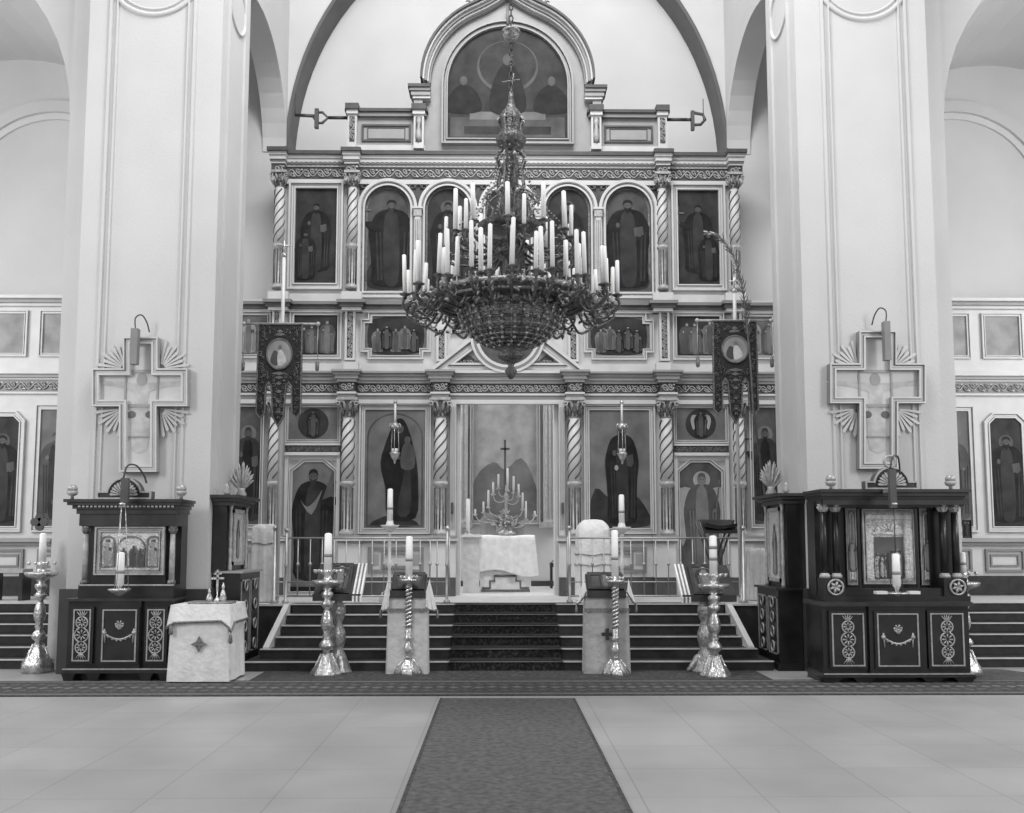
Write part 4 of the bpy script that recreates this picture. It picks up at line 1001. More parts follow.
# ================================================================== BANNERS
def banner(s):
    Yb = 14.35
    if s < 0: u0, u1, v0, v1, uc, utop, vfin, ubot, vb = 258, 303, 324, 428, 281, 282.5, 256, 277, 603
    else: u0, u1, v0, v1, uc, utop, vfin, ubot, vb = 712, 757, 319.5, 424, 734, 735, 290, 741, 603
    zc = WZ(v0, Yb); xa_, xb_ = WX(u0, v0, Yb), WX(u1, v0, Yb); kk = PX(Yb)
    Yp = Yb + .12
    xt, xbm = WX(utop, v0, Yp), WX(ubot, vb, 14.85)
    t = thing('church_banner', (xbm, 14.85, SZ), ('dark embroidered three-tongued banner with oval medallion on a tall pole, left side' if s < 0 else 'dark embroidered three-tongued banner with round medallion on a pole draped with a branch, right side'), 'banner')
    ztop = WZ(vfin, Yp)
    m = M('iron_white', 'silver'); m.tube([(xbm, 14.85, SZ), (xt, Yp, zc), (xt, Yp, ztop)], .028, 8, 'iron_white'); m.build('pole', t)
    m = M('silver', 'gilt_light')
    m.tube([(xt, Yp, ztop), (xt, Yp, ztop + .25)], .015, 6, 'silver'); m.tube([(xt - .09, Yp, ztop + .15), (xt + .09, Yp, ztop + .15)], .013, 6, 'silver'); m.ball((xt, Yp, ztop), .045, 'silver')
    m.build('cross_finial', t)
    m = M('kiot_wood', 'gilt_light'); m.tube([(xa_ - .22, Yb + .03, zc + .0), (xb_ + .22, Yb + .03, zc + .0)], .018, 6, 'gilt_light')
    for q in (xa_ - .22, xb_ + .22): m.ball((q, Yb + .03, zc), .035, 'gilt_light', 8); m.tube([(q, Yb + .03, zc), (q, Yb + .03, zc - .55)], .006, 4, 'gilt_light'); m.lathe([(.015, zc - .72), (.03, zc - .7), (.03, zc - .6), (.01, zc - .55)], q, Yb + .03, 8, 'gilt')
    m.build('crossbar', t)
    # cloth with three tongues
    Z = lambda v: WZ(v, Yb); X = lambda u: xa_ + (u - u0) * (xb_ - xa_) / (u1 - u0)
    vs = v0 + 60; d = v1 - v0
    P = [(X(u0), Z(v0)), (X(u0 - .5), Z(v0 + .86 * d)), (X(u0 + 4.5), Z(v0 + .915 * d)), (X(u0 + 9.5), Z(v0 + .86 * d)), (X(u0 + 10), Z(vs + 3)), (X(u0 + 12), Z(vs)), (X(u0 + 14), Z(vs + 3)),
         (X(u0 + 16), Z(v0 + .9 * d)), (X(u0 + 22), Z(v1)), (X(u0 + 28), Z(v0 + .9 * d)), (X(u0 + 30), Z(vs + 3)), (X(u0 + 32), Z(vs)), (X(u0 + 34), Z(vs + 3)), (X(u0 + 35), Z(v0 + .86 * d)), (X(u0 + 40), Z(v0 + .915 * d)), (X(u1), Z(v0 + .86 * d)), (X(u1), Z(v0))]
    m = M('banner_cloth'); m.prism(P, Yb, Yb + .02); cl = m.build('cloth', t)
    m = M('banner_braid', 'gilt')
    m.mould(P, [(0, Yb - .004), (.0, Yb - .01), (.022, Yb - .01), (.022, Yb - .002)], 0); m.build('fringe', cl)
    m = M('banner_braid', 'gilt'); rnd = random.Random(5 + s)
    def curl(cx, cz, r, sg, ph): m.tube([(cx + r * (1 - a / 13) * math.cos(a * .8 * sg + ph), Yb - .008, cz + r * (1 - a / 13) * math.sin(a * .8 * sg + ph)) for a in range(12)], .0055, 3, 'banner_braid')
    for q in (-1, 1):
        for (du, dv, r) in ((18, 6, .05), (12, 5, .04), (19, 17, .04), (19, 30, .045), (18, 42, .05), (13, 50, .045), (7, 53, .04), (19, 55, .04), (18, 66, .04), (18, 76, .035), (18, 84, .03), (5, 62, .045), (4, 72, .04), (3, 82, .035), (2.5, 90, .03), (6, 8, .04), (16, 12, .035), (17, 48, .04)):
            curl(X(u0 + 22.3 + q * du), Z(v0 + dv), r, q, rnd.uniform(0, 6)); curl(X(u0 + 22.3 + q * (du - 2)), Z(v0 + dv + 4), r * .6, -q, rnd.uniform(0, 6))
    for (dv, w) in ((8, .05), (11, .09), (50, .12), (54, .07), (60, .05), (68, .06), (78, .05), (88, .04)):
        m.poly([(X(u0 + 22.3) - w, Z(v0 + dv)), (X(u0 + 22.3), Z(v0 + dv + 1.6)), (X(u0 + 22.3) + w, Z(v0 + dv)), (X(u0 + 22.3), Z(v0 + dv - 2))], Yb - .006, 'gilt')
    m.build('embroidery', cl)
    cx, cz = X(u0 + 22.3), Z(v0 + (30.5 if s < 0 else 29))
    rx, rz = (12 * kk, 14.5 * kk) if s < 0 else (12.5 * kk, 13 * kk)
    m = M('gilt', 'canvas_bright', 'canvas_pale', 'canvas_grey', 'canvas_mid')
    m.mould(ellp(cx, cz, rx * 1.12, rz * 1.12, 28), [(0, Yb), (0, Yb - .02), (.02, Yb - .02), (.025, Yb)], 0)
    m.prism(ellp(cx, cz, rx, rz, 28), Yb - .012, Yb, 'canvas_pale')
    y = Yb - .015
    m.poly(smooth([(cx - rx * .75, cz - rz * .5), (cx - rx * .5, cz + rz * .2), (cx - rx * .15, cz + rz * .1), (cx, cz - rz * .5), (cx - rx * .3, cz - rz * .85)], 3), y, 'canvas_mid')
    m.poly(smooth([(cx - rx * .1, cz - rz * .8), (cx - rx * .15, cz), (cx + rx * .05, cz + rz * .35), (cx + rx * .4, cz), (cx + rx * .6, cz - rz * .5), (cx + rx * .3, cz - rz * .8)], 3), y - .003, 'canvas_bright')
    m.poly(ellp(cx + rx * .05, cz + rz * .45, rx * .16, rz * .18, 12), y - .005, 'canvas_grey')
    m.build('medallion', t)
banner(-1); banner(1)
# dry palm branch leaning over the right banner
Yq = 14.2
def branch():
    P = [(776, 596, 14.8), (770, 540, 14.7), (762, 470, 14.5), (754, 415, 14.1), (751, 370, 14.12), (747, 325, 14.15), (742, 285, 14.1), (733, 255, 14.1), (719, 236, 14.1), (706, 232, 14.1)]
    pts = smooth([(WX(u, v, Y), Y, WZ(v, Y)) for u, v, Y in P], 8, False); n = len(pts)
    m = M('leaf_dark', 'leaf_dry'); rnd = random.Random(4)
    m.tube(pts, [.022 - .014 * i / n for i in range(n)], 5, 'leaf_dark')
    for i in range(38, n - 1):
        p = Vector(pts[i]); t = (Vector(pts[i + 1 if i + 1 < n else i]) - Vector(pts[i - 1])).normalized()
        for q in (-1, 1):
            sd = t.cross(Vector((0, 1, 0))).normalized() * q; L = .11 + .05 * rnd.random() if i < 62 else .07
            d = (sd * .45 + t * .9 + Vector((0, rnd.uniform(-.3, .3), 0))).normalized() * L
            m.tube([p, p + d * .5, p + d], [.006, .012, .002], 3, 'leaf_dry' if rnd.random() < .25 else 'leaf_dark')
    return m.build('palm_branch', None, 'long dry palm branch arching over the right banner pole', 'branch', org=pts[0])
branch()
# ================================================================== TIE RODS
for s in (-1, 1):
    y = YI + .1; z = WZ(118.7, y)
    m = M('iron')
    xr = lambda u: s * AX(u if s < 0 else u, 118.7, y)
    lab = 'short iron tie rod with a forked end above the %s parapet' % NM[s]
    t = thing('tie_rod', (s * AX(349, 118.7, y), y, z), lab, 'rod')
    a, b = s * AX(347.5, 118, y), s * AX(328, 118, y)
    m = M('iron'); m.tube([(a, y, z), (b, y, z)], .03, 6); m.build('bar', t)
    m = M('iron'); k = PX(y, 9)
    if s < 0:
        m.tube([(b, y, z), (b - .1, y, z + .1), (b - .2, y, z + .1), (b - .26, y, z), (b - .2, y, z - .1), (b - .1, y, z - .1)], .025, 6, closed=True)
        m.box(b - .24, b - .17, y - .04, y + .04, z - .2, z + .16); m.tube([(b - .24, y, z + .03), (b - .6, y, z + .05)], .03, 6); m.tube([(b - .6, y, z + .03), (b - .6, y, z + .45)], .008, 4)
    else:
        b2 = s * AX(320, 118, y)
        m.tube([(b, y, z), (b2 - .05, y, z)], .03, 6); m.box(b2 - .06, b2 + .0, y - .04, y + .04, z - .2, z + .16)
        m.tube([(b2, y, z + .13), (b2 + .16, y, z + .1), (b2 + .2, y, z), (b2 + .12, y, z - .09), (b2, y, z - .1)], .028, 6); m.tube([(b2 + .17, y, z), (b2 + .17, y, z + .4)], .008, 4)
    m.build('fork', t)
# ================================================================== HANGING LAMPS before the large icons
def hanging_lamp(u, vt, vb, Y, label, deep=None):
    x = WX(u, (vt + vb) / 2, Y); zt2, zb3 = WZ(vt, Y), WZ(vb, Y); h = zt2 - zb3
    t = thing('hanging_lamp', (x, Y, zb3), label, 'lamp')
    m = M('silver'); m.tube([(x, Y, zt2), (x, YI - .12, zt2)], .012, 5); m.ball((x, Y, zt2), .035, 0, 8); m.build('hook', t)
    zc = zb3 + h * .6
    m = M('iron_white'); m.tube([(x, Y, zt2), (x, Y, zc)], .02, 5); m.build('suspension', t)
    m = M('silver'); m.lathe([(.02, zc - .05), (.08, zc - .02), (.07, zc + .03), (.02, zc + .09)], x, Y, 12)
    for q in (-1, 1): m.tube([(x, Y, zc), (x + q * .08, Y, zc + .05), (x + q * .1, Y, zc - .02)], .012, 5)
    m.build('crown', t)
    zz = zb3 + h * .18
    for k in range(3):
        a = 2 * pi * k / 3 + .5; m = M('silver'); m.tube([(x + .06 * math.cos(a), Y + .06 * math.sin(a), zc), (x + .075 * math.cos(a), Y + .075 * math.sin(a), zz)], .007, 4); m.build('lamp_chain', t)
    m = M('silver'); m.lathe([(.01, zb3), (.02, zb3 + h * .03), (.02, zb3 + h * .05), (.06, zb3 + h * .1), (.085, zb3 + h * .16), (.09, zz), (.06, zz)], x, Y, 14); m.build('oil_bowl', t)
    m = M('iron_white'); m.lathe([(.05, zz), (.055, zz + .07), (.045, zz + .07)], x, Y, 12); m.build('glass', t)
hanging_lamp(395, 402, 464, YI - .45, 'silver hanging lamp on chains before the mother-and-child icon')
hanging_lamp(622, 402, 464, YI - .45, 'silver hanging lamp on chains before the large icon right of the opening')
# ================================================================== BALUSTRADE
YR = 14.82
def rail(s):
    # pixel columns measured on each side
    if s < 0: cols = [297.7, 310, 322, 334, 346, 359, 372, 384, 396, 408, 420, 430, 437]; ends = (286, 447)
    else: cols = [581, 592.5, 604, 616, 631, 644, 656, 668.5, 681, 693, 705, 717, 729]; ends = (569.5, 741)
    x0, x1 = WX(ends[0], 570, YR), WX(ends[1], 570, YR)
    t = thing('balustrade', ((x0 + x1) / 2, YR, SZ), 'light metal balustrade with slim balusters at the stair head, %s of the opening' % NM[s], 'railing')
    zt = WZ(538, YR); zb = WZ(596, YR) ; zm = WZ(582, YR); zk = WZ(564, YR)
    for z, r, nm in ((zt, .016, 'top_rail'), (zb, .014, 'bottom_rail'), (zm, .01, 'middle_rail')):
        m = M('rail_metal'); m.tube([(x0, YR, z), (x1, YR, z)], r, 6); m.build(nm, t)
    for u in cols:
        x = WX(u, 570, YR); m = M('rail_metal')
        m.lathe([(.009, zb), (.009, zk - .03), (.02, zk - .015), (.028, zk), (.02, zk + .015), (.009, zk + .03), (.009, zt)], x, YR, 8); m.build('baluster', t)
    for q, x in ((0, x0), (1, x1)):
        m = M('rail_metal', 'silver')
        outer = (q == 0) == (s < 0)
        zt2 = WZ(532 if outer else 530, YR)
        m.lathe([(.05, SZ), (.05, SZ + .04), (.022, SZ + .06), (.022, (SZ + zt2) / 2), (.034, (SZ + zt2) / 2 + .02), (.022, (SZ + zt2) / 2 + .05), (.022, zt2)], x, YR, 10); m.ball((x, YR, zt2 + .03), .04, 'silver', 10)
        m.build('post', t)
    # outer return running back along the edge
    xo = x0 if s < 0 else x1
    xr = xo + s * .0 - s * 0; y2 = 14.82; xe = WX(274 if s < 0 else 744, 570, 14.75)
    m = M('rail_metal', 'silver'); m.lathe([(.06, SZ), (.06, SZ + .05), (.03, SZ + .07), (.03, WZ(530, 14.78))], xe, 14.78, 10); m.ball((xe, 14.78, WZ(530, 14.78) + .03), .045, 'silver'); m.build('post', t)
    for z in (zt, zb, zm): m = M('rail_metal'); m.tube([(xo, YR, z), (xe, 14.78, z)], .012, 5); m.build('return_rail', t)
    # gate leaf folded out over the steps
    xg = x1 if s < 0 else x0; g = M('rail_metal')
    t2 = thing('railing_gate', (xg, YR, SZ), 'open gate leaf of the balustrade swung out over the steps, %s side' % NM[s], 'gate')
    L = .42
    xs2 = xg - s * .035; xe2 = xs2 - s * .02
    for z0g, r in ((zt - .0, .014), (zb + .03, .014), (zm, .01)):
        g = M('rail_metal'); g.tube([(xs2, YR, z0g), (xe2, YR - L, z0g)], r, 5); g.build('rail', t2)
    for k in range(4):
        q = k / 3; g = M('rail_metal'); X_, Y_ = xs2 + (xe2 - xs2) * q, YR - L * q; g.tube([(X_, Y_, zb + .02), (X_, Y_, zt + .01)], .012, 6); g.build('baluster', t2)
rail(-1); rail(1)
# ================================================================== CROSSES on the pillars
def wall_cross(s):
    Y = YP - .005
    if s < 0: H0 = [(126.4, 338.9), (160.9, 338.9), (160.9, 370), (190.4, 370), (190.4, 407.5), (159.8, 407.5), (159.8, 472.5), (122.7, 472.5), (122.7, 407.5), (95.7, 407.5), (95.7, 370), (126.4, 370)]
    else: H0 = [(856, 332.8), (893, 332.8), (893, 365), (922, 365), (922, 404.5), (894.5, 404.5), (894.5, 469.4), (856, 469.4), (856, 404.5), (827, 404.5), (827, 365), (856, 365)]
    P = ccw([W(u, v, Y) for u, v in H0]); X = lambda u: WX(u, 400, Y); Z = lambda v: WZ(v, Y, 142 if s < 0 else 875)
    cu = 142.5 if s < 0 else 874.5
    t = thing('wall_cross', (X(cu), Y, Z(472)), 'large pale cross-shaped icon frame hung on the %s pillar' % NM[s], 'cross')
    m = M('white_paint', 'grey_paint', 'dark_line')
    m.mould(P, [(0, Y), (0, Y - .13), (.02, Y - .13), (.032, Y - .1), (.055, Y - .1), (.065, Y - .12), (.088, Y - .12), (.088, Y - .03)], ms=[m.mi(q) for q in (('grey_paint', 'white_paint', 'grey_paint', 'white_paint', 'plaster', 'white_paint', 'plaster') if s < 0 else ('mid_paint', 'white_paint', 'mid_paint', 'white_paint', 'grey_paint', 'white_paint', 'grey_paint'))])
    m.build('frame', t)
    m = M('plaster', 'canvas_bright', 'canvas_pale', 'grey_paint', 'canvas_grey', 'silver_cover_pale'); m.prism(offset_poly(P, .08), Y - .04, Y, 'white_paint')
    xl, xr = P and X(cu - 16), X(cu + 16)
    for z in (Z(372), Z(406)): m.box(xl, xr, Y - .055, Y - .035, z - .02, z + .02, 'grey_paint')
    for x in (xl, xr): m.box(x - .012, x + .012, Y - .055, Y - .035, Z(404), Z(374), 'grey_paint')
    m.box(xl, xr, Y - .055, Y - .035, Z(437) - .012, Z(437) + .012, 'grey_paint')
    # embossed figures: arms along the bar, body down the shaft
    c = X(cu)
    m.poly(smooth([(c - .1, Z(450)), (c - .13, Z(420)), (c - .1, Z(392)), (c - .6, Z(385)), (c - .6, Z(381)), (c, Z(384)), (c + .6, Z(381)), (c + .6, Z(385)), (c + .1, Z(392)), (c + .12, Z(420)), (c + .1, Z(450))], 2), Y - .045, 'canvas_bright')
    m.poly(ellp(c, Z(380), .07, .09, 14), Y - .048, 'canvas_pale')
    for q in (-1, 1): m.poly(ellp(c + q * .12, Z(415), .06, .05, 10), Y - .05, 'canvas_grey')
    m.build('icon_panel', t)
    for (qx, qz, u, v) in ((-1, 1, cu - 17, 369), (1, 1, cu + 18, 369), (-1, -1, cu - 18, 409), (1, -1, cu + 19, 409)):
        m = M('gilt_light', 'white_paint'); x, z = X(u), Z(v)
        for k in range(7):
            a = math.radians(8 + 12.3 * k); L = .36 if k % 2 == 0 else .3
            d = (qx * math.cos(a), qz * math.sin(a)); nn = (-d[1], d[0]); w0 = .008; w1 = .02
            y = Y - .02 - .004 * (k % 2)
            m.prism([(x + d[0] * .06 + nn[0] * w0, z + d[1] * .06 + nn[1] * w0), (x + d[0] * L + nn[0] * w1, z + d[1] * L + nn[1] * w1), (x + d[0] * (L + .03), z + d[1] * (L + .03)), (x + d[0] * L - nn[0] * w1, z + d[1] * L - nn[1] * w1), (x + d[0] * .06 - nn[0] * w0, z + d[1] * .06 - nn[1] * w0)], y - .02, y, 'white_paint' if s > 0 else 'plaster')
        m.build('ray_fan', t)
    # bracket board and wire loop
    u0, u1, va, vb = ((136.8, 143.6, 333, 368) if s < 0 else (878, 884, 326, 364))
    m = M('mid_paint', 'iron'); b = thing('lamp_bracket', (X((u0 + u1) / 2), Y - .2, Z(vb)), 'grey lamp bracket with bent wire before the top of the %s pillar cross' % NM[s], 'bracket')
    m.box(X(u0), X(u1), Y - .3, Y - .2, Z(vb), Z(va), 'mid_paint'); m.build('board', b)
    m = M('mid_paint'); m.box(X((u0 + u1) / 2) - .02, X((u0 + u1) / 2) + .02, Y - .22, Y - .02, Z(va) - .14, Z(va) - .1); m.build('arm', b)
    m = M('iron'); x = X((u0 + u1) / 2)
    hk = -1 if s > 0 else 1
    m.tube(smooth([(x, Y - .25, Z(va) - .02), (x - hk * .01, Y - .25, Z(va) + .14), (x + hk * .05, Y - .2, Z(va) + .2), (x + hk * .1, Y - .14, Z(va) + .12), (x + hk * .12, Y - .08, Z(va - 1) - .02)], 4, False), .01, 5); m.build('wire', b)
wall_cross(-1); wall_cross(1)
# ================================================================== ICON CASES
def sunburst(t, x, z, r, y, nm='pediment', ear=.32, mt='kiot_wood_warm', full=False):
    m = M(mt, 'inlay', 'gilt_light')
    P = [(x - r - ear, z), (x + r + ear, z), (x + r + ear, z + r * .45), (x + r * .98, z + r * .45)] + [(x + r * math.cos(a), z + r * .25 + r * math.sin(a)) for a in [math.radians(12 + 156 * i / 20) for i in range(21)]] + [(x - r * .98, z + r * .45), (x - r - ear, z + r * .45)]
    m.prism(P, y, y + .12, mt); m.mould(P, [(0, y), (0, y - .02), (.02, y - .02), (.02, y)], m.mi('inlay'))
    m.build(nm, t)
    m = M('inlay'); n = 13
    for k in range(n):
        a = math.radians(4 + 172 * k / (n - 1)); d = (math.cos(a), math.sin(a)); nn = (-d[1], d[0]); L = r * .8; w = r * .07; zc = z + r * .22
        m.prism([(x + d[0] * r * .15, zc + d[1] * r * .15), (x + d[0] * L * .9 + nn[0] * w, zc + d[1] * L * .9 + nn[1] * w), (x + d[0] * L, zc + d[1] * L), (x + d[0] * L * .9 - nn[0] * w, zc + d[1] * L * .9 - nn[1] * w)], y - .03, y, 'inlay')
    m.build('sunburst', t)
def finial(x, y, z, h, t):
    m = M('inlay', 'gilt_light')
    m.lathe([(h * .12, z), (h * .1, z + h * .2), (h * .3, z + h * .3), (h * .38, z + h * .5), (h * .3, z + h * .55)], x, y, 12, 'gilt_light'); m.lathe([(h * .3, z + h * .55), (h * .33, z + h * .75), (h * .22, z + h * .93), (h * .03, z + h)], x, y, 12, 'inlay'); m.build('finial', t)
def ornament_door(t, x0, x1, z0, z1, y, kind, zoff=0):
    m = M('kiot_wood', 'inlay'); m.box(x0 - .03, x1 + .03, y - .02, y + .02, z0 - .03, z1 + .03, 'kiot_wood')
    d = m.build('door', t)
    m = M('inlay'); m.mould(rectp(x0, x1, z0, z1), [(0, y - .02), (0, y - .035), (.016, y - .035), (.016, y - .02)], 0); m.build('inlay_border', d)
    m = M('inlay', 'gilt_light'); c = (x0 + x1) / 2; h = z1 - z0; yy = y - .028
    if kind == 'chain':
        for zc, r, n in ((z0 + h * .74, .07, 8), (z0 + h * .5, .085, 8), (z0 + h * .26, .07, 8)):
            m.tube([(c + r * math.cos(2 * pi * i / 24), yy, zc + r * math.sin(2 * pi * i / 24)) for i in range(24)], .011, 5, 'inlay', closed=True)
            for k in range(n): a = 2 * pi * k / n; m.tube([(c + r * .2 * math.cos(a), yy, zc + r * .2 * math.sin(a)), (c + r * .6 * math.cos(a), yy, zc + r * .6 * math.sin(a)), (c + r * .9 * math.cos(a), yy, zc + r * .9 * math.sin(a))], [.006, .014, .005], 4, 'inlay')
        for sg in (-1, 1):
            for k in range(5): a = math.radians(50 + 20 * k); zc = z0 + h * (.5 + sg * .33); m.tube([(c, yy, zc), (c + .1 * math.cos(a), yy, zc + sg * .1 * math.sin(a))], [.012, .006], 4, 'inlay')
    else:
        zc = z0 + h * .52
        m.tube([(c - .16 + .32 * i / 12, yy, zc - .06 * math.sin(pi * i / 12)) for i in range(13)], .014, 5, 'inlay')
        for i in range(1, 12): x = c - .16 + .32 * i / 12; z = zc - .06 * math.sin(pi * i / 12); m.ball((x, yy, z - .015 * (i % 2)), .014, 'inlay', 5)
        for q in (-1, 1):
            m.tube([(c + q * .18, yy, zc + .07), (c + q * .17, yy, zc - .1)], .012, 5, 'inlay'); m.ball((c + q * .18, yy, zc + .02), .03, 'inlay', 6)
            m.tube([(c, yy, zc + .06), (c + q * .05, yy, zc + .12)], [.02, .008], 4, 'inlay')
        for k in range(7): a = 2 * pi * k / 7 + .3; m.tube([(c, yy, zc + .12), (c + .055 * math.cos(a), yy, zc + .12 + .05 * math.sin(a))], [.006, .014], 4, 'inlay')
    m.build('inlay_ornament', d)
    return d
def case_column(t, x, y, z0, z1, r, shaft='kiot_wood', cap='gilt_light'):
    m = M(shaft, cap); h = z1 - z0
    m.lathe([(r * 1.5, z0), (r * 1.5, z0 + .03), (r * 1.1, z0 + .06)], x, y, 12, cap); m.lathe([(r, z0 + .06), (r, z0 + h * .5), (r * .88, z1 - .1)], x, y, 12, shaft)
    m.lathe([(r * .9, z1 - .1), (r * 1.1, z1 - .07), (r * 1.5, z1 - .02), (r * 1.6, z1)], x, y, 12, cap)
    for k in range(6): a = 2 * pi * k / 6; m.tube([(x + r * math.cos(a), y + r * math.sin(a), z1 - .09), (x + 1.5 * r * math.cos(a), y + 1.5 * r * math.sin(a), z1 - .03)], [r * .25, r * .4], 4, cap)
    m.build('column', t)
# left case
Yk = 12.12
X = lambda u: WX(u, 590, Yk); Z = lambda v: WZ(v, Yk, 125)
kl = thing('icon_case', (X(125), Yk, 0), 'dark wooden icon case with sunburst crest and small wide silver icon against the left pillar', 'icon case')
yb = 12.66
m = M('kiot_wood', 'inlay')
m.box(X(68.5), X(171.5), Yk + .02, yb, Z(671), Z(600), 'kiot_wood'); m.box(X(66), X(174), Yk - .03, yb, Z(673), Z(668), 'kiot_wood_warm')
m.box(X(103), X(143), Yk - .04, Yk + .02, Z(668), Z(600), 'kiot_wood'); m.box(X(66.5), X(174), Yk - .05, yb, Z(601), Z(598.5), 'kiot_wood_warm')
m.box(X(67), X(173), Yk - .042, Yk, Z(669.5), Z(668), 'inlay')
m.build('cabinet_body', kl)
m = M('kiot_wood')
for u in (72, 97, 149, 168): m.prism([(X(u) - .09, Z(673)), (X(u) + .09, Z(673)), (X(u) + .07, Z(676)), (X(u) + .05, 0), (X(u) - .05, 0), (X(u) - .07, Z(676))], Yk - .02, Yk + .12)
m.box(X(70), X(170), Yk + .12, yb, 0, Z(673)); m.build('foot_board', kl)
ornament_door(kl, X(75.5), X(93), Z(661), Z(609), Yk, 'chain'); ornament_door(kl, X(106), X(140), Z(661), Z(609), Yk - .045, 'garland'); ornament_door(kl, X(149), X(166.5), Z(661), Z(609), Yk, 'chain')
m = M('kiot_wood', 'inlay', 'kiot_wood_warm'); m.box(X(76), X(172), Yk + .06, yb, Z(598.5), Z(585), 'kiot_wood'); m.box(X(77), X(172), Yk + .05, Yk + .08, Z(586), Z(584.5), 'inlay'); m.build('drawer_plinth', kl)
Yu = Yk + .1
X = lambda u: WX(u, 545, Yu); Z = lambda v: WZ(v, Yu, 125)
m = M('kiot_wood', 'kiot_wood_warm')
m.box(X(90), X(165), Yu + .06, yb, Z(585), Z(526), 'kiot_wood'); m.box(X(79), X(176), Yu + .2, yb, Z(585), Z(526), 'kiot_wood'); m.box(X(79), X(176), Yu - .02, yb, Z(526), Z(513), 'kiot_wood_warm'); m.build('case_body', kl)
for u in (84.5, 171.5): case_column(kl, X(u), Yu + .04, Z(584.5), Z(526), .035, 'gilt_light', 'gilt')
m = M('kiot_wood_warm', 'inlay')
for e, va, vb in ((.03, 509, 514), (.07, 505.5, 509), (.12, 502.5, 505.5), (.155, 499.5, 502.5)): m.box(X(79) - e, X(176) + e * .6, Yu - .02 - e * .8, yb, Z(vb), Z(va), 'kiot_wood_warm')
dentils(m, X(79), X(176), Yu - .1, Yu - .05, Z(507.5), Z(505.8), .05, 'inlay'); m.build('cornice', kl)
sunburst(kl, X(125.5), Z(499.5), 17.5 * PX(Yk), Yu - .1, ear=.12)
for u in (72, 181): finial(X(u), Yu - .05, Z(499.5), .19, kl)
def case_icon(parent_name, label, x0, x1, z0, z1, y, arches, bright):
    t = thing('case_icon', ((x0 + x1) / 2, y, z0), label, 'icon')
    m = M('gilt_light', 'silver_cover_pale'); framed(m, rectp(x0, x1, z0, z1), y, .07, 'gilt_light', 'gilt', .05); m.build('frame', t)
    P = offset_poly(rectp(x0, x1, z0, z1), .065); (a, c), (b, d) = P[0], P[2]
    m = M('silver_cover', 'silver_cover_pale', 'canvas_pale', 'canvas_mid', 'gilt', 'canvas_grey', 'canvas_dark'); m.prism(P, y - .015, y, 'silver_cover_pale')
    n = len(arches); 
    for (q0, q1, kind) in arches:
        xx0, xx1 = a + (b - a) * q0, a + (b - a) * q1; r = (xx1 - xx0) / 2
        A = archp(xx0, xx1, c + .03, d - .05 - r * .8, d - .05, 14); m.mould(A, [(0, y - .015), (0, y - .03), (.02, y - .03), (.02, y - .016)], m.mi('gilt'))
        cc = (xx0 + xx1) / 2
        if kind == 1: saint(m, cc, c + .05, (d - c) * .72, y - .018, 'silver_cover', 'canvas_pale', 'canvas_mid', 'canvas_grey', 0, 1.0)
        else:
            for k, q in enumerate((-.09, .04, .13)): saint(m, cc + q, c + .04, (d - c) * (.5 + .06 * (k % 2)), y - .018 - .012 * k, 'canvas_grey', 'canvas_mid', 'canvas_dark', 'silver_cover', 0, 1.1)
    m.build('silver_cover', t); return t
case_icon('', 'wide three-arched silver icon inside the left dark case', X(94), X(164), Z(575), Z(526.5), Yu + .055, ((.0, .25, 1), (.27, .76, 2), (.78, 1.0, 1)), 1)
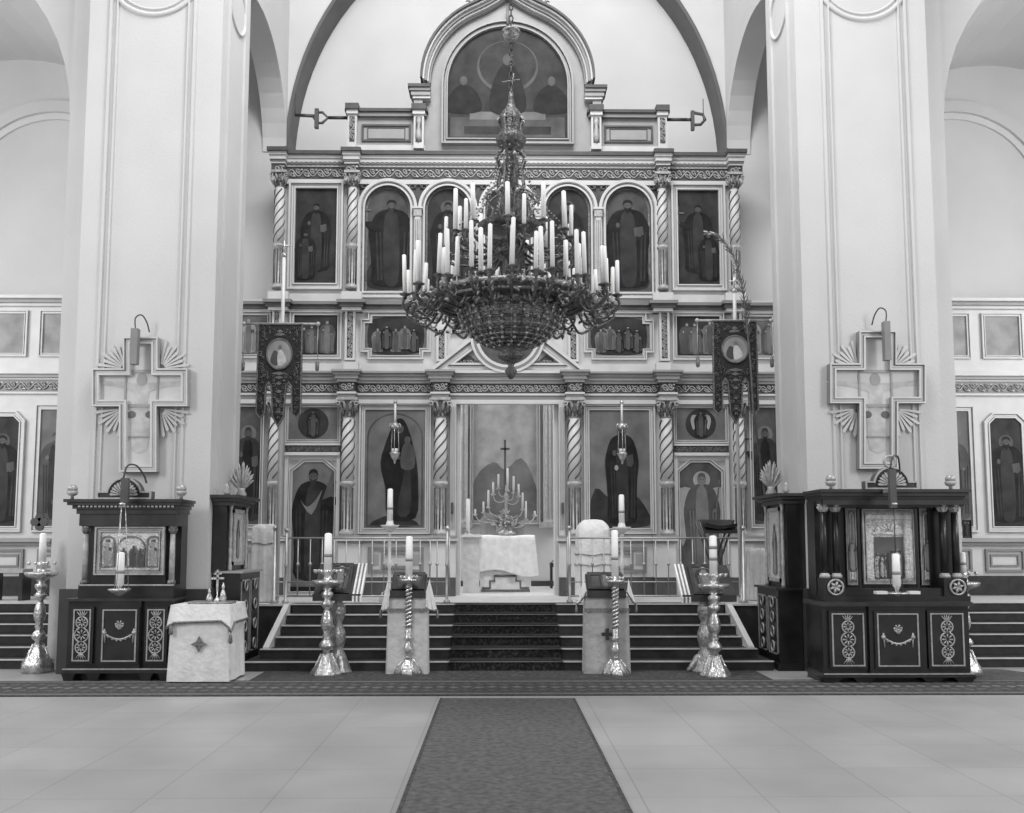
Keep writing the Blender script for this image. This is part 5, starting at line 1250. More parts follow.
# lamp and candle in front of the left case
def case_lamp(s, label, clabel):
    if s < 0: xl = X(121); yl = Yu - .32; vt, vd, vc0, vc1, wc = 478, 590, 552, 585, 3.9; bw = (119.5, 127)
    else: xl = X2(895); yl = Y2 - .34; vt, vd, vc0, vc1, wc = 469, 594, 553.5, 586, 4; bw = (891, 897.5)
    XL = lambda u: WX(u, 540, yl); ZL = lambda v: WZ(v, yl, 121 if s < 0 else 895)
    xl = XL(121.5 if s < 0 else 895)
    t = thing('case_lamp', (xl, yl, ZL(596)), label, 'lamp')
    m = M('kiot_wood_warm', 'dark_line'); m.box(XL(bw[0]), XL(bw[1]), yl - .03, yl + .03, ZL(503 if s < 0 else 508), ZL(vt), 'dark_line'); m.box(xl - .02, xl + .04, yl + .02, (Yu if s < 0 else Y2) - .08, ZL(492), ZL(488), 'mid_paint'); m.build('bracket', t)
    m = M('iron'); m.tube(smooth([(XL(bw[0]) + .02, yl, ZL(vt)), (XL(bw[0]) + .06, yl, ZL(vt - 12)), (XL(bw[1]) + .06, yl + .05, ZL(vt - 13)), (XL(bw[1]) + .12, yl + .15, ZL(vt - 4)), (XL(bw[1]) + .14, yl + .2, ZL(vt + 4))], 4, False), .012, 5); m.build('wire', t)
    zd = ZL(vd)
    m = M('silver'); m.lathe([(.02, ZL(506)), (.05, ZL(504)), (.02, ZL(502))], xl, yl, 10); m.build('crown', t)
    if s < 0:
        for k in range(3): a = 2 * pi * k / 3 + .5; m = M('silver'); m.tube([(xl + .03 * math.cos(a), yl + .03 * math.sin(a), ZL(505)), (xl + .1 * math.cos(a), yl + .1 * math.sin(a), zd)], .005, 4); m.build('lamp_chain', t)
    else: m = M('iron'); m.tube([(xl, yl, ZL(508)), (xl, yl + .0, ZL(552))], .007, 4); m.tube([(xl - .07, yl, ZL(551)), (xl - .07, yl, zd)], .006, 4); m.tube([(xl + .07, yl, ZL(551)), (xl + .07, yl, zd)], .006, 4); m.tube([(xl - .07, yl, ZL(551)), (xl + .07, yl, ZL(551))], .006, 4); m.build('suspension', t)
    m = M('silver', 'iron_white'); m.lathe([(.02, ZL(596)), (.06, ZL(594)), (.1, ZL(592)), (.13, zd), (.13, zd + .015), (.1, zd + .02), (.03, zd + .02)], xl, yl, 18, 'silver', wave=(9, .05))
    m.build('dish', t)
    m = M('silver'); m.lathe([(.03, zd + .02), (.02, zd + .04), (.045, ZL(vc1) - .01), (.045, ZL(vc1))], xl, yl, 12); m.build('socket', t)
    if s > 0:
        for q in (-1, 1): m = M('iron_white'); m.box(*srt(xl + q * .13, xl + q * .26), yl - .05, yl + .05, zd + .0, zd + .035); m.build('tray', t)
    candle(xl, yl, ZL(vc1), ZL(vc0), wc * PX(yl), clabel, bands=1)
case_lamp(-1, 'silver hanging dish lamp in front of the left icon case', 'thick banded candle on the dish before the left icon case')
# right case
yb = 12.5
Y2 = 11.85
X2 = lambda u: WX(u, 590, Y2); Z2 = lambda v: WZ(v, Y2, 890)
kr = thing('icon_case', (X2(893), Y2, 0), 'large dark glazed icon case with paired columns and rosettes against the right pillar', 'icon case')
X = X2; Z = Z2
m = M('kiot_wood', 'kiot_wood_warm', 'inlay')
m.box(X(822), X(968), Y2 + .02, yb, Z(675), Z(605), 'kiot_wood'); m.box(X(867), X(923), Y2 - .03, Y2 + .02, Z(673), Z(605), 'kiot_wood'); m.box(X(819), X(970), Y2 - .06, yb, Z(606), Z(602), 'kiot_wood_warm')
m.box(X(819), X(970), Y2 - .05, yb, Z(677), Z(673), 'kiot_wood_warm'); m.box(X(820), X(969), Y2 - .065, Y2 - .04, Z(674), Z(672.8), 'inlay'); m.build('cabinet_body', kr)
m = M('kiot_wood')
for u in (829, 861, 929, 961): m.prism([(X(u) - .15, Z(677)), (X(u) + .15, Z(677)), (X(u) + .1, Z(680)), (X(u) + .08, 0), (X(u) - .08, 0), (X(u) - .1, Z(680))], Y2 - .02, Y2 + .12)
m.box(X(822), X(967), Y2 + .12, yb, 0, Z(677)); m.build('foot_board', kr)
ornament_door(kr, X(830), X(862), Z(666), Z(613), Y2, 'chain'); ornament_door(kr, X(874), X(915), Z(666), Z(613), Y2 - .035, 'garland'); ornament_door(kr, X(928), X(961), Z(666), Z(613), Y2, 'chain')
Yv = Y2 + .1
X = lambda u: WX(u, 545, Yv + .06); Z = lambda v: WZ(v, Yv + .06, 890)
m = M('kiot_wood', 'kiot_wood_warm', 'inlay')
m.box(X(822), X(966), Yv, yb, Z(602), Z(596), 'kiot_wood'); m.box(X(820), X(845), Yv + .25, yb, Z(596), Z(500), 'kiot_wood'); m.box(X(936), X(966), Yv + .25, yb, Z(596), Z(500), 'kiot_wood')
m.box(X(845), X(936), Yv + .32, yb, Z(596), Z(500), 'kiot_wood')
for (a, b) in ((821, 843), (941, 964)): m.box(X(a), X(b), Yv + .02, Yv + .25, Z(596), Z(578), 'kiot_wood')
m.box(X(843), X(941), Yv + .06, Yv + .3, Z(596), Z(588), 'kiot_wood')
m.box(X(822), X(965), Yv + .04, Yv + .3, Z(507), Z(499), 'kiot_wood_warm')
m.build('case_body', kr)
for u in (825, 837, 945, 957): case_column(kr, X(u), Yv + .1, Z(578), Z(504), .045, 'kiot_wood', 'gilt_light')
m = M('kiot_wood_warm', 'inlay')
for e, va, vb in ((.02, 499, 505), (.05, 496.5, 499), (.1, 493, 496.5), (.14, 490, 493)): m.box(X(822) - e * .5, X(960) + e * .5, Yv - .02 - e, yb, Z(vb), Z(va), 'kiot_wood_warm')
for (a, b) in ((820, 843), (940, 966)): m.box(X(a), X(b), Yv - .02, Yv + .02, Z(504), Z(498), 'kiot_wood_warm')
m.build('cornice', kr)
for u in (833, 954):
    m = M('inlay', 'kiot_wood_warm'); r = 7.5 * PX(Y2); x, z, y = X(u), Z(587), Yv + .005
    m.tube([(x + r * math.cos(2 * pi * i / 28), y, z + r * math.sin(2 * pi * i / 28)) for i in range(28)], .014, 6, 'inlay', closed=True)
    for k in range(6): a = 2 * pi * k / 6 + .26; m.tube([(x, y, z), (x + r * .45 * math.cos(a), y, z + r * .45 * math.sin(a)), (x + r * .85 * math.cos(a), y, z + r * .85 * math.sin(a))], [.006, .024, .006], 5, 'inlay')
    m.build('rosette', kr)
sunburst(kr, X(889), Z(490), 18.5 * PX(Y2), Yv - .08, ear=.1)
m = M('gilt_light'); m.tube([(X(887.5) + .07 * math.cos(2 * pi * i / 16), Yv - .1, Z(462.5) + .07 * math.sin(2 * pi * i / 16)) for i in range(16)], .018, 5, closed=True); m.build('crest_ring', kr)
for u in (830.5, 950): finial(X(u), Yv - .02, Z(490), .19, kr)
m = M('kiot_wood')
for u in (860.5, 918.5): m.box(X(u) - .015, X(u) + .015, Yv + .1, Yv + .14, Z(588), Z(506))
m.box(X(844), X(936), Yv + .1, Yv + .14, Z(508), Z(505.5)); m.build('glazing_bar', kr)
# inner side panels and the icon
X = lambda u: WX(u, 545, Yv + .29); Z = lambda v: WZ(v, Yv + .29, 890)
t = thing('case_icon', (X(889), Yv + .3, Z(584)), 'tall silver-covered icon with fan arch inside the right dark case', 'icon')
m = M('silver_cover', 'gilt_light', 'gilt'); framed(m, rectp(X(862), X(917), Z(584), Z(509)), Yv + .3, .05, 'gilt_light', 'gilt', .05); m.build('frame', t)
y = Yv + .285
m = M('silver_cover', 'silver_cover_pale', 'canvas_pale', 'canvas_grey', 'canvas_mid', 'canvas_dark', 'gilt')
m.prism(rectp(X(865), X(914), Z(581), Z(512)), y, y + .015, 'silver_cover')
m.poly(rectp(X(866), X(913), Z(519), Z(515)), y - .003, 'silver_cover_pale')
fc = X(889); fz = Z(532); fr = 15 * PX(Y2)
for k in range(9):
    a = math.radians(8 + 164 * k / 8); d = (math.cos(a), math.sin(a)); nn = (-d[1], d[0])
    m.prism([(fc + d[0] * .04, fz + d[1] * .02), (fc + d[0] * fr + nn[0] * .022, fz + d[1] * fr * .6 + nn[1] * .022), (fc + d[0] * fr - nn[0] * .022, fz + d[1] * fr * .6 - nn[1] * .022)], y - .012, y, 'silver_cover_pale')
m.poly(rectp(X(872), X(906), Z(534.5), Z(532)), y - .014, 'silver_cover_pale')
for (a, b) in ((866, 873), (904, 913)): m.poly(archp(X(a), X(b), Z(578), Z(532), Z(528), 8), y - .004, 'silver_cover_pale')
m.poly(rectp(X(874), X(903), Z(579), Z(537)), y - .005, 'canvas_grey')
rnd = random.Random(8)
for k in range(7): saint(m, X(877 + 3.8 * k), Z(577), (Z(541) - Z(577)) * rnd.uniform(.6, .95), y - .008 - .013 * (k % 2), rnd.choice(['canvas_mid', 'silver_cover', 'canvas_pale']), rnd.choice(['silver_cover', 'canvas_mid']), 'canvas_mid', None, 0, .7)
m.build('silver_cover', t)
for s_, (a, b), lab in ((-1, (846, 858), 'left'), (1, (920, 934), 'right')):
    t = thing('side_panel_icon', (X((a + b) / 2), Yv + .3, Z(584)), 'narrow grey side panel with a small figure at the %s inside the right dark case' % lab, 'icon')
    m = M('gilt_light', 'gilt'); framed(m, rectp(X(a), X(b), Z(585), Z(508)), Yv + .3, .03, 'gilt_light', 'gilt', .03); m.build('frame', t)
    m = M('kiot_mirror', 'canvas_grey', 'silver_cover_pale', 'canvas_pale', 'canvas_mid'); m.prism(rectp(X(a + 2), X(b - 2), Z(583), Z(510)), Yv + .285, Yv + .3, 'canvas_grey')
    c = X((a + b) / 2); m.mould(archp(X(a + 3.5), X(b - 3.5), Z(580), Z(518), Z(512), 8), [(0, Yv + .284), (.01, Yv + .27), (.02, Yv + .284)], m.mi('silver_cover_pale'))
    m.poly(rectp(c - .04, c + .04, Z(580), Z(572)), Yv + .28, 'silver_cover_pale'); saint(m, c, Z(570), .4, Yv + .28, 'canvas_mid', 'canvas_pale', 'canvas_pale', None, 0, .8)
    m.build('painting', t)
X = X2; Z = Z2
case_lamp(1, 'silver lamp with two pale trays hanging before the right icon case', 'thick banded candle on the lamp before the right icon case')
# small icon standing beside the right case
m = M('kiot_wood_warm', 'canvas_pale'); xq = WX(969, 530, 12.2); t = thing('small_framed_icon', (xq, 12.3, WZ(537, 12.3, 968)), 'small dark framed icon fixed to the edge of the right icon case', 'icon')
x0, x1 = WX(963, 530, 12.3), WX(971, 530, 12.3); z0, z1 = WZ(538, 12.3, 968), WZ(520, 12.3, 968)
framed(m, rectp(x0, x1, z0, z1), 12.32, .02, 'kiot_wood_warm', 'kiot_wood_warm', .04); m.build('frame', t)
m = M('canvas_pale', 'canvas_dark'); m.prism(offset_poly(rectp(x0, x1, z0, z1), .018), 12.3, 12.32, 'canvas_pale'); saint(m, (x0 + x1) / 2, z0 + .03, (z1 - z0) * .8, 12.298, 'canvas_dark', 'canvas_mid', 'canvas_mid', None, 0, .9); m.build('painting', t)
# side cases on the pillars' inner faces
def side_case(s):
    xf = s * PW0; k = -s   # front faces towards the nave
    ya, yb2 = 13.0, 14.05
    xo = abs(WX(228, 550, ya)) if s < 0 else abs(WX(785, 550, ya))
    xo2 = abs(WX(239, 630, ya)) if s < 0 else abs(WX(779, 630, ya))
    xo, xo2 = min(xo, PW0 - .1), min(xo2, PW0 - .2)
    zl = (WZ(571, ya, 225) if s < 0 else WZ(588, ya, 790)); zt = WZ(504 if s < 0 else 502, ya, 225)
    t = thing('side_icon_case', (s * (PW0 + xo2) / 2, (ya + yb2) / 2, 0), 'tall narrow dark icon case on the inner face of the %s pillar' % NM[s], 'icon case')
    bx = lambda m, a, b, y0, y1, z0, z1, q='kiot_wood': m.box(*srt(s * a, s * b), y0, y1, z0, z1, q)
    m = M('kiot_wood', 'kiot_wood_warm', 'inlay')
    bx(m, PW0 - .07, xo2, ya, yb2, .08, zl - .03); bx(m, PW0 - .07, xo2 - .03, ya - .03, yb2 + .02, 0, .1); bx(m, PW0 - .07, xo2 - .04, ya - .03, yb2 + .02, zl - .03, zl, 'inlay' if s < 0 else 'kiot_wood_warm'); m.build('cabinet_body', t)
    for y0 in (ya + .04, (ya + yb2) / 2 + .02):
        m = M('inlay', 'kiot_wood_warm'); y1 = y0 + (yb2 - ya) / 2 - .08; xx = xo2 - .012
        for (p, q, r_, w) in ((y0, y0 + .02, .2, 0), (y1 - .02, y1, .2, 0)): bx(m, xx, xx + .02, p, q, .2, zl - .12, 'inlay')
        for z in (.2, zl - .14): bx(m, xx, xx + .02, y0, y1, z, z + .02, 'inlay')
        for j in range(4): 
            zc = .3 + (zl - .5) * j / 3; m.tube([(s * xx, (y0 + y1) / 2 + .07 * math.cos(2 * pi * i / 14), zc + .07 * math.sin(2 * pi * i / 14)) for i in range(14)], .014, 4, 'inlay', closed=True)
        m.build('door', t)
    m = M('kiot_wood', 'kiot_wood_warm'); bx(m, PW0 - .005, xo + .03, ya, yb2 - .05, zl, zt); m.build('case_body', t)
    m = M('kiot_wood_warm')
    for e, z0, z1 in ((.03, zt - .02, zt + .04), (.08, zt + .04, zt + .08), (.13, zt + .08, zt + .12)): bx(m, PW0 - .005, xo - e, ya - e, yb2 - .05 + e, z0, z1, 'kiot_wood_warm')
    m.build('cornice', t)
    for y in (ya + .1, yb2 - .15):
        zz = zl; L = zt - zl; m = M('gilt_light')
        m.lathe([(.035, zz), (.03, zz + .04), (.018, zz + L * .2), (.03, zz + L * .28), (.018, zz + L * .36), (.028, zz + L * .5), (.018, zz + L * .6), (.03, zz + L * .75), (.018, zz + L * .9), (.035, zt)], s * (xo - .0), y, 10); m.build('turned_column', t)
    m = M('gilt_light'); m.lathe([(.02, zt + .12), (.05, zt + .16), (.02, zt + .2), (.035, zt + .23), (.005, zt + .28)], s * (xo + .05), ya + .05, 8); m.build('finial', t)
    i = thing('case_icon', (s * (xo + .0), (ya + yb2) / 2, zl + .1), 'narrow pale arched icon in the side case on the %s pillar, seen at a slant' % NM[s], 'icon')
    m = M('gilt_light'); y0, y1, z0, z1 = ya + .2, yb2 - .25, zl + .07, zt - .06
    for (p, q, r_, w) in ((y0, y0 + .05, z0, z1), (y1 - .05, y1, z0, z1), (y0, y1, z0, z0 + .05), (y0, y1, z1 - .05, z1)): bx(m, xo + .025, xo - .015, p, q, r_, w, 'gilt_light')
    m.build('frame', i)
    m = M('silver_cover_pale', 'canvas_grey', 'canvas_pale'); bx(m, xo + .03, xo + .008, y0 + .04, y1 - .04, z0 + .04, z1 - .04, 'silver_cover_pale')
    f = M('canvas_grey'); saint(f, 0, 0, (z1 - z0) * .7, 0, 'canvas_grey', 'canvas_pale', 'canvas_mid', 'canvas_pale', 0, .8)
    m.merge(f, lambda p: (s * (xo + .008 + p[1]), (y0 + y1) / 2 + p[0], z0 + .1 + p[2])); m.build('painting', i)
    # dried grass bouquet on top
    t = thing('dried_bouquet', (s * (xo + .02 - .02), yb2 - .3, zt + .12), 'bunch of dried palm leaves standing on the %s side case' % NM[s], 'bouquet')
    bx0, by0 = s * (xo + .03), yb2 - .35
    m = M('gilt_light'); m.lathe([(.06, zt + .12), (.08, zt + .16), (.05, zt + .22), (.06, zt + .25)], bx0, by0, 10); m.build('holder', t)
    m = M('leaf_dry'); rnd = random.Random(30 + s)
    for k in range(15):
        a = math.radians(-58 + 116 * k / 14); L = .42 * (1 - .35 * abs(k - 7) / 7)
        p = Vector((bx0, by0, zt + .22)); d = Vector((math.sin(a) * .75, rnd.uniform(-.15, .15), math.cos(a))); 
        m.tube([p, p + d * L * .4, p + d * L * .8 + Vector((0, 0, .01)), p + d * L], [.008, .02, .018, .002], 4)
    m.build('leaves', t)
side_case(-1); side_case(1)
# ================================================================== CARPETS
def slab(m, P, z0, z1, q=0): m.prism(P, z0, z1, q, axis='z')
y0, y1 = G(508, 696)[1], G(508, 681)[1]
m = M('carpet_field', 'carpet_dark', 'carpet_motif'); x0, x1 = -8.2, 8.2
m.box(x0, x1, y0, y1, 0, .012, 'carpet_dark')
for (a, b, q) in ((.06, .12, 'carpet_motif'), (.88, .94, 'carpet_motif')): m.box(x0, x1, y0 + (y1 - y0) * a, y0 + (y1 - y0) * b, .012, .0135, q)
n = 110
for k in range(n):
    xc = x0 + (x1 - x0) * (k + .5) / n; r = .062
    for j, q in ((.3, 'carpet_field'), (.5, 'carpet_motif'), (.7, 'carpet_field')):
        yc = y0 + (y1 - y0) * j + (.02 if k % 2 else -.02); slab(m, [(xc - r, yc), (xc, yc - .07), (xc + r, yc), (xc, yc + .07)], .012, .0137, q)
m.build('cross_carpet', None, 'long dark patterned carpet strip running across the floor in front of both icon cases', 'carpet')
xa1, xa2 = G(262, 674)[0], G(760, 674)[0]
m = M('carpet_dark', 'carpet_field'); m.box(xa1, xa2, y1 + .01, 12.97, 0, .012, 'carpet_dark')
rnd = random.Random(2)
for k in range(90):
    xc, yc = rnd.uniform(xa1 + .1, xa2 - .1), rnd.uniform(y1 + .1, 12.9); r = rnd.uniform(.03, .06); slab(m, [(xc - r, yc), (xc, yc - r), (xc + r, yc), (xc, yc + r)], .012, .0135, 'carpet_field')
m.build('step_carpet', None, 'dark worn rug laid between the patterned strip and the foot of the central stairs', 'carpet')
ra, rb = G(440, 699), G(575, 699); rc, rd = G(632, 812), G(397, 812)
ext = lambda p, q: (q[0] + (q[0] - p[0]) * 1.4, q[1] + (q[1] - p[1]) * 1.4)
e1, e2_ = ext(rb, rc), ext(ra, rd)
m = M('carpet_field', 'carpet_dark', 'carpet_motif')
slab(m, [ra, rb, e1, e2_], 0, .01, 'carpet_field')
wd_ = rb[0] - ra[0]
for t0, t1, q in ((.0, .02, 'carpet_dark'), (.98, 1.0, 'carpet_dark')):
    L = lambda p, q_, t: (p[0] + (q_[0] - p[0]) * t, p[1] + (q_[1] - p[1]) * t)
    slab(m, [L(ra, rb, t0), L(ra, rb, t1), L(e2_, e1, t1), L(e2_, e1, t0)], .01, .0112, q)
m.build('runner_carpet', None, 'plain dark runner carpet leading down the centre of the tiled floor towards the viewer', 'carpet')
# stair carpet with rods
x0, x1 = WX(455, 600, 14.5), WX(556, 600, 14.5)
t = thing('stair_carpet', (0, 13.0, .0), 'black patterned stair carpet on the middle of the central stairs', 'carpet')
m = M('carpet_stair')
for k in range(6):
    z1 = .13 * (k + 1); ya = NS[k] - .014; yb_ = (NS[k + 1] if k < 5 else 14.78)
    m.box(x0, x1, ya, ya + .012, z1 - .13 + .002, z1 + .008); m.box(x0, x1, ya, yb_ - .015, z1 + .001, z1 + .01)
m.build('carpet', t)
for k in range(6): r_ = M('mid_paint'); z1 = .13 * (k + 1); r_.tube([(x0 - .02, NS[k] - .02, z1 - .004), (x1 + .02, NS[k] - .02, z1 - .004)], .006, 5); r_.build('stair_rod', t)
m = M('carpet_field', 'carpet_motif'); a, b = G(955, 684), G(1045, 675)
slab(m, [(a[0], a[1] + .3), (a[0] + 1.0, a[1] + .15), (b[0], b[1] - .1), (b[0] - .3, 13.05), (a[0] + .1, 13.05)], 0, .01, 0); m.build('floor_mat', None, 'grey mat at the foot of the right aisle stairs beside the right icon case', 'carpet')
# ================================================================== CANDLE STANDS
def stand(u, vb, prof, label, mt='silver', name='candle_stand', z0=0, lobes=(6, .1), cups=0, twist=None, Y=None, extra=None):
    """prof: (radius px, row) from the foot up; the foot is wavy, the dish carries small cups"""
    x, Yg = G(u, vb, z0) if Y is None else (WX(u, vb, Y), Y)
    k = PX(Yg); Zv = lambda v: max(z0, WZ(v, Yg, u))
    t = thing(name, (x, Yg, z0), label, 'candle stand')
    foot = [p for p in prof if p[2] == 'f']; stem = [p for p in prof if p[2] == 's']; dish = [p for p in prof if p[2] == 'd']
    m = M(mt); L = [(r * k, Zv(v)) for r, v, _ in foot]; L[0] = (L[0][0], z0); m.lathe(L, x, Yg, 24, mt, wave=lobes)
    for i in range(lobes[0]):
        a = 2 * pi * i / lobes[0]; r = foot[0][0] * k
        m.tube([(x + r * .98 * math.cos(a), Yg + r * .98 * math.sin(a), z0 + .02), (x + r * .7 * math.cos(a), Yg + r * .7 * math.sin(a), L[2][1] + .02), (x + r * .35 * math.cos(a), Yg + r * .35 * math.sin(a), L[-1][1])], [.025, .018, .012], 5, mt)
    m.build('foot', t)
    m = M(mt, 'silver_dull'); L2 = [(r * k, Zv(v)) for r, v, _ in stem]; m.lathe(L2, x, Yg, 18, mt, wave=(6, .05)); m.build('stem', t)
    if twist:
        za_, zb_3 = Zv(twist[0]), Zv(twist[1]); r = twist[2] * k; n = 60; m = M(mt, 'silver_dull')
        m.tube([(x, Yg, za_), (x, Yg, zb_3)], r * .55, 8, 'silver_dull')
        for ph in (0, pi): m.tube([(x + r * .7 * math.cos(ph + i * .55), Yg + r * .7 * math.sin(ph + i * .55), za_ + (zb_3 - za_) * i / n) for i in range(n + 1)], r * .5, 5, mt)
        m.build('twisted_shaft', t)
    if dish:
        m = M(mt, 'silver_dull'); m.lathe([(r * k, Zv(v)) for r, v, _ in dish], x, Yg, 24, mt, wave=(12, .03)); m.build('dish', t)
        rd_ = max(p[0] for p in dish) * k * .82; zd = Zv(min(p[1] for p in dish if p[0] > 5))
        for i in range(cups):
            a = 2 * pi * i / cups; m = M(mt); m.lathe([(.008, zd), (.02, zd + .015), (.02, zd + .045), (.014, zd + .045)], x + rd_ * math.cos(a), Yg + rd_ * math.sin(a), 8, mt); m.build('cup', t)
    return x, Yg, k, Zv
BIG = lambda b, d: [(15, b, 'f'), (14.5, b - 3, 'f'), (12, b - 7, 'f'), (9, b - 12, 'f'), (6, b - 18, 'f'), (4.5, b - 22, 'f')] + \
    [(r, b - 22 - (b - 22 - d) * q, 's') for r, q in ((4.5, 0), (3, .04), (6.5, .09), (7.2, .13), (5.5, .18), (3, .23), (4.5, .27), (3, .32), (5, .38), (6, .46), (5, .56), (3.4, .64), (2.6, .68), (5.5, .73), (6, .77), (3, .82), (5.5, .88), (6, .92), (3, .96), (5, 1))] + \
    [(5, d, 'd'), (9, d - 2, 'd'), (14, d - 4, 'd'), (15.5, d - 7, 'd'), (14.5, d - 8, 'd'), (5, d - 8, 'd'), (4, d - 12, 'd'), (5.5, d - 15, 'd'), (5, d - 18, 'd')]
for (u, b, d, c0, c1, lab, cl, nc) in ((326, 675.5, 588, 568.5, 533, 'tall silver baluster candle stand with broad dish before the left tilted lectern', 'thick candle on the left baluster candle stand', 1), (715.5, 677, 592, 575, 535.5, 'tall silver baluster candle stand with broad dish before the right tilted lectern', 'thick banded candle on the right baluster candle stand', 2)):
    x, Yg, k, Zv = stand(u, b, BIG(b, d), lab, cups=10)
    candle(x, Yg, Zv(d - 18), Zv(c1), 4 * k, cl, bands=nc)
TW = lambda b, d: [(13, b, 'f'), (12, b - 4, 'f'), (9, b - 8, 'f'), (6, b - 12, 'f'), (4, b - 16, 'f')] + [(4, b - 16, 's'), (2.5, b - 18, 's'), (4, b - 22, 's'), (4.8, b - 27, 's'), (3, b - 32, 's'), (2, b - 34, 's'), (5, b - 37, 's'), (3, b - 39, 's'), (3.4, b - 46, 's'), (2, b - 48, 's')] + [(2.5, d + 2, 'd'), (5, d, 'd'), (9, d - 3, 'd'), (9.5, d - 5, 'd'), (4, d - 5, 'd'), (3.5, d - 9, 'd')]
for (u, b, d, c1, lab, cl) in ((408, 675, 584, 536, 'slender silver candle stand with barley-twist shaft in front of the centre-left draped lectern', 'plain thick candle on the twisted stand before the centre-left lectern'), (616, 675.5, 585, 530, 'slender silver candle stand with barley-twist shaft in front of the centre-right draped lectern', 'plain thick candle on the twisted stand before the centre-right lectern')):
    x, Yg, k, Zv = stand(u, b, TW(b, d), lab, twist=(b - 48, d + 2, 3.4), cups=6)
    candle(x, Yg, Zv(d - 9), Zv(c1), 3.6 * k, cl, bands=1)
TL = lambda b, d: [(9, b, 'f'), (8, b - 3, 'f'), (5, b - 6, 'f'), (3, b - 9, 'f')] + [(3, b - 9, 's'), (1.6, b - 12, 's'), (1.6, (b + d) / 2 + 4, 's'), (3, (b + d) / 2, 's'), (1.6, (b + d) / 2 - 4, 's'), (1.5, d + 6, 's'), (2.5, d + 4, 's')] + [(2.5, d + 4, 'd'), (4, d + 2, 'd'), (8, d - 1, 'd'), (9.5, d - 3, 'd'), (4, d - 3, 'd'), (3, d - 7, 'd')]
for (u, d, c1, lab, cl) in ((389, 528, 488.6, 'very tall thin white candlestick standing on the raised floor behind the centre-left lectern', 'thin tall candle on the thin candlestick left of the opening'), (622.5, 530, 494.5, 'very tall thin white candlestick standing on the raised floor behind the centre-right lectern', 'thin tall candle on the thin candlestick right of the opening')):
    x, Yg, k, Zv = stand(u, 600, TL(600, d), lab, mt='iron_white', z0=SZ, Y=15.2, name='floor_candlestick')
    candle(x, Yg, Zv(d - 7), Zv(c1), 2.9 * k, cl, bands=1)
# aisle candle stands, left and right
for (u, b, d, c1, lab, cl) in ((37.5, 666, 580, 533, 'silver candle stand beside the outer edge of the left pillar by the aisle stairs', 'thick candle on the stand outside the left pillar'), (967, 672, 590, 552, 'silver candle stand half hidden behind the outer edge of the right icon case', 'thick banded candle on the stand at the outer edge of the right icon case')):
    x, Yg, k, Zv = stand(u, b, BIG(b, d), lab, cups=8, Y=13.0 if u < 500 else 12.5)
    candle(x, Yg, Zv(d - 18), Zv(c1), 3.4 * k, cl, bands=1 if u > 500 else 0)
# ================================================================== LECTERNS
def sloped(m, x0, x1, yf, yb_, zf, zb_4, th, q, q2=None):
    m.prism([(yf, zf - th), (yb_, zb_4 - th), (yb_, zb_4), (yf, zf)], x0, x1, q, axis='x')
def lying_icon(label, x0, x1, yf, yb_, zf, zb_4, pic='canvas_mid'):
    dz, dy = zb_4 - zf, yb_ - yf; L = math.hypot(dz, dy); uy, uz = dy / L, dz / L
    t = thing('lectern_icon', ((x0 + x1) / 2, yf, zf), label, 'icon')
    T = lambda p: (p[0], yf + p[2] * uy + p[1] * uz, zf + p[2] * uz - p[1] * uy + .012)
    m = M('kiot_wood_warm', 'gilt'); o = M('kiot_wood_warm', 'gilt'); framed(o, rectp(x0, x1, .03, L * .96), .0, .05, 'kiot_wood_warm', 'gilt', .03); m.merge(o, T); m.build('frame', t)
    m = M(pic); o = M(pic); o.prism(offset_poly(rectp(x0, x1, .03, L * .96), .045), -.012, 0, pic); saint(o, (x0 + x1) / 2, .08, L * .8, -.014, 'canvas_dark', 'canvas_grey', 'canvas_pale', 'canvas_grey', 0, 1.3); m.merge(o, T); m.build('painting', t)
LB = [(13, 0), (12.5, 3), (9.5, 6), (8, 14), (6.5, 20), (4, 23), (5.5, 27), (7, 34), (6.8, 40), (4.5, 46), (3.4, 50), (5, 54), (6.6, 60), (6, 66), (3.4, 70), (5, 73), (6, 76)]
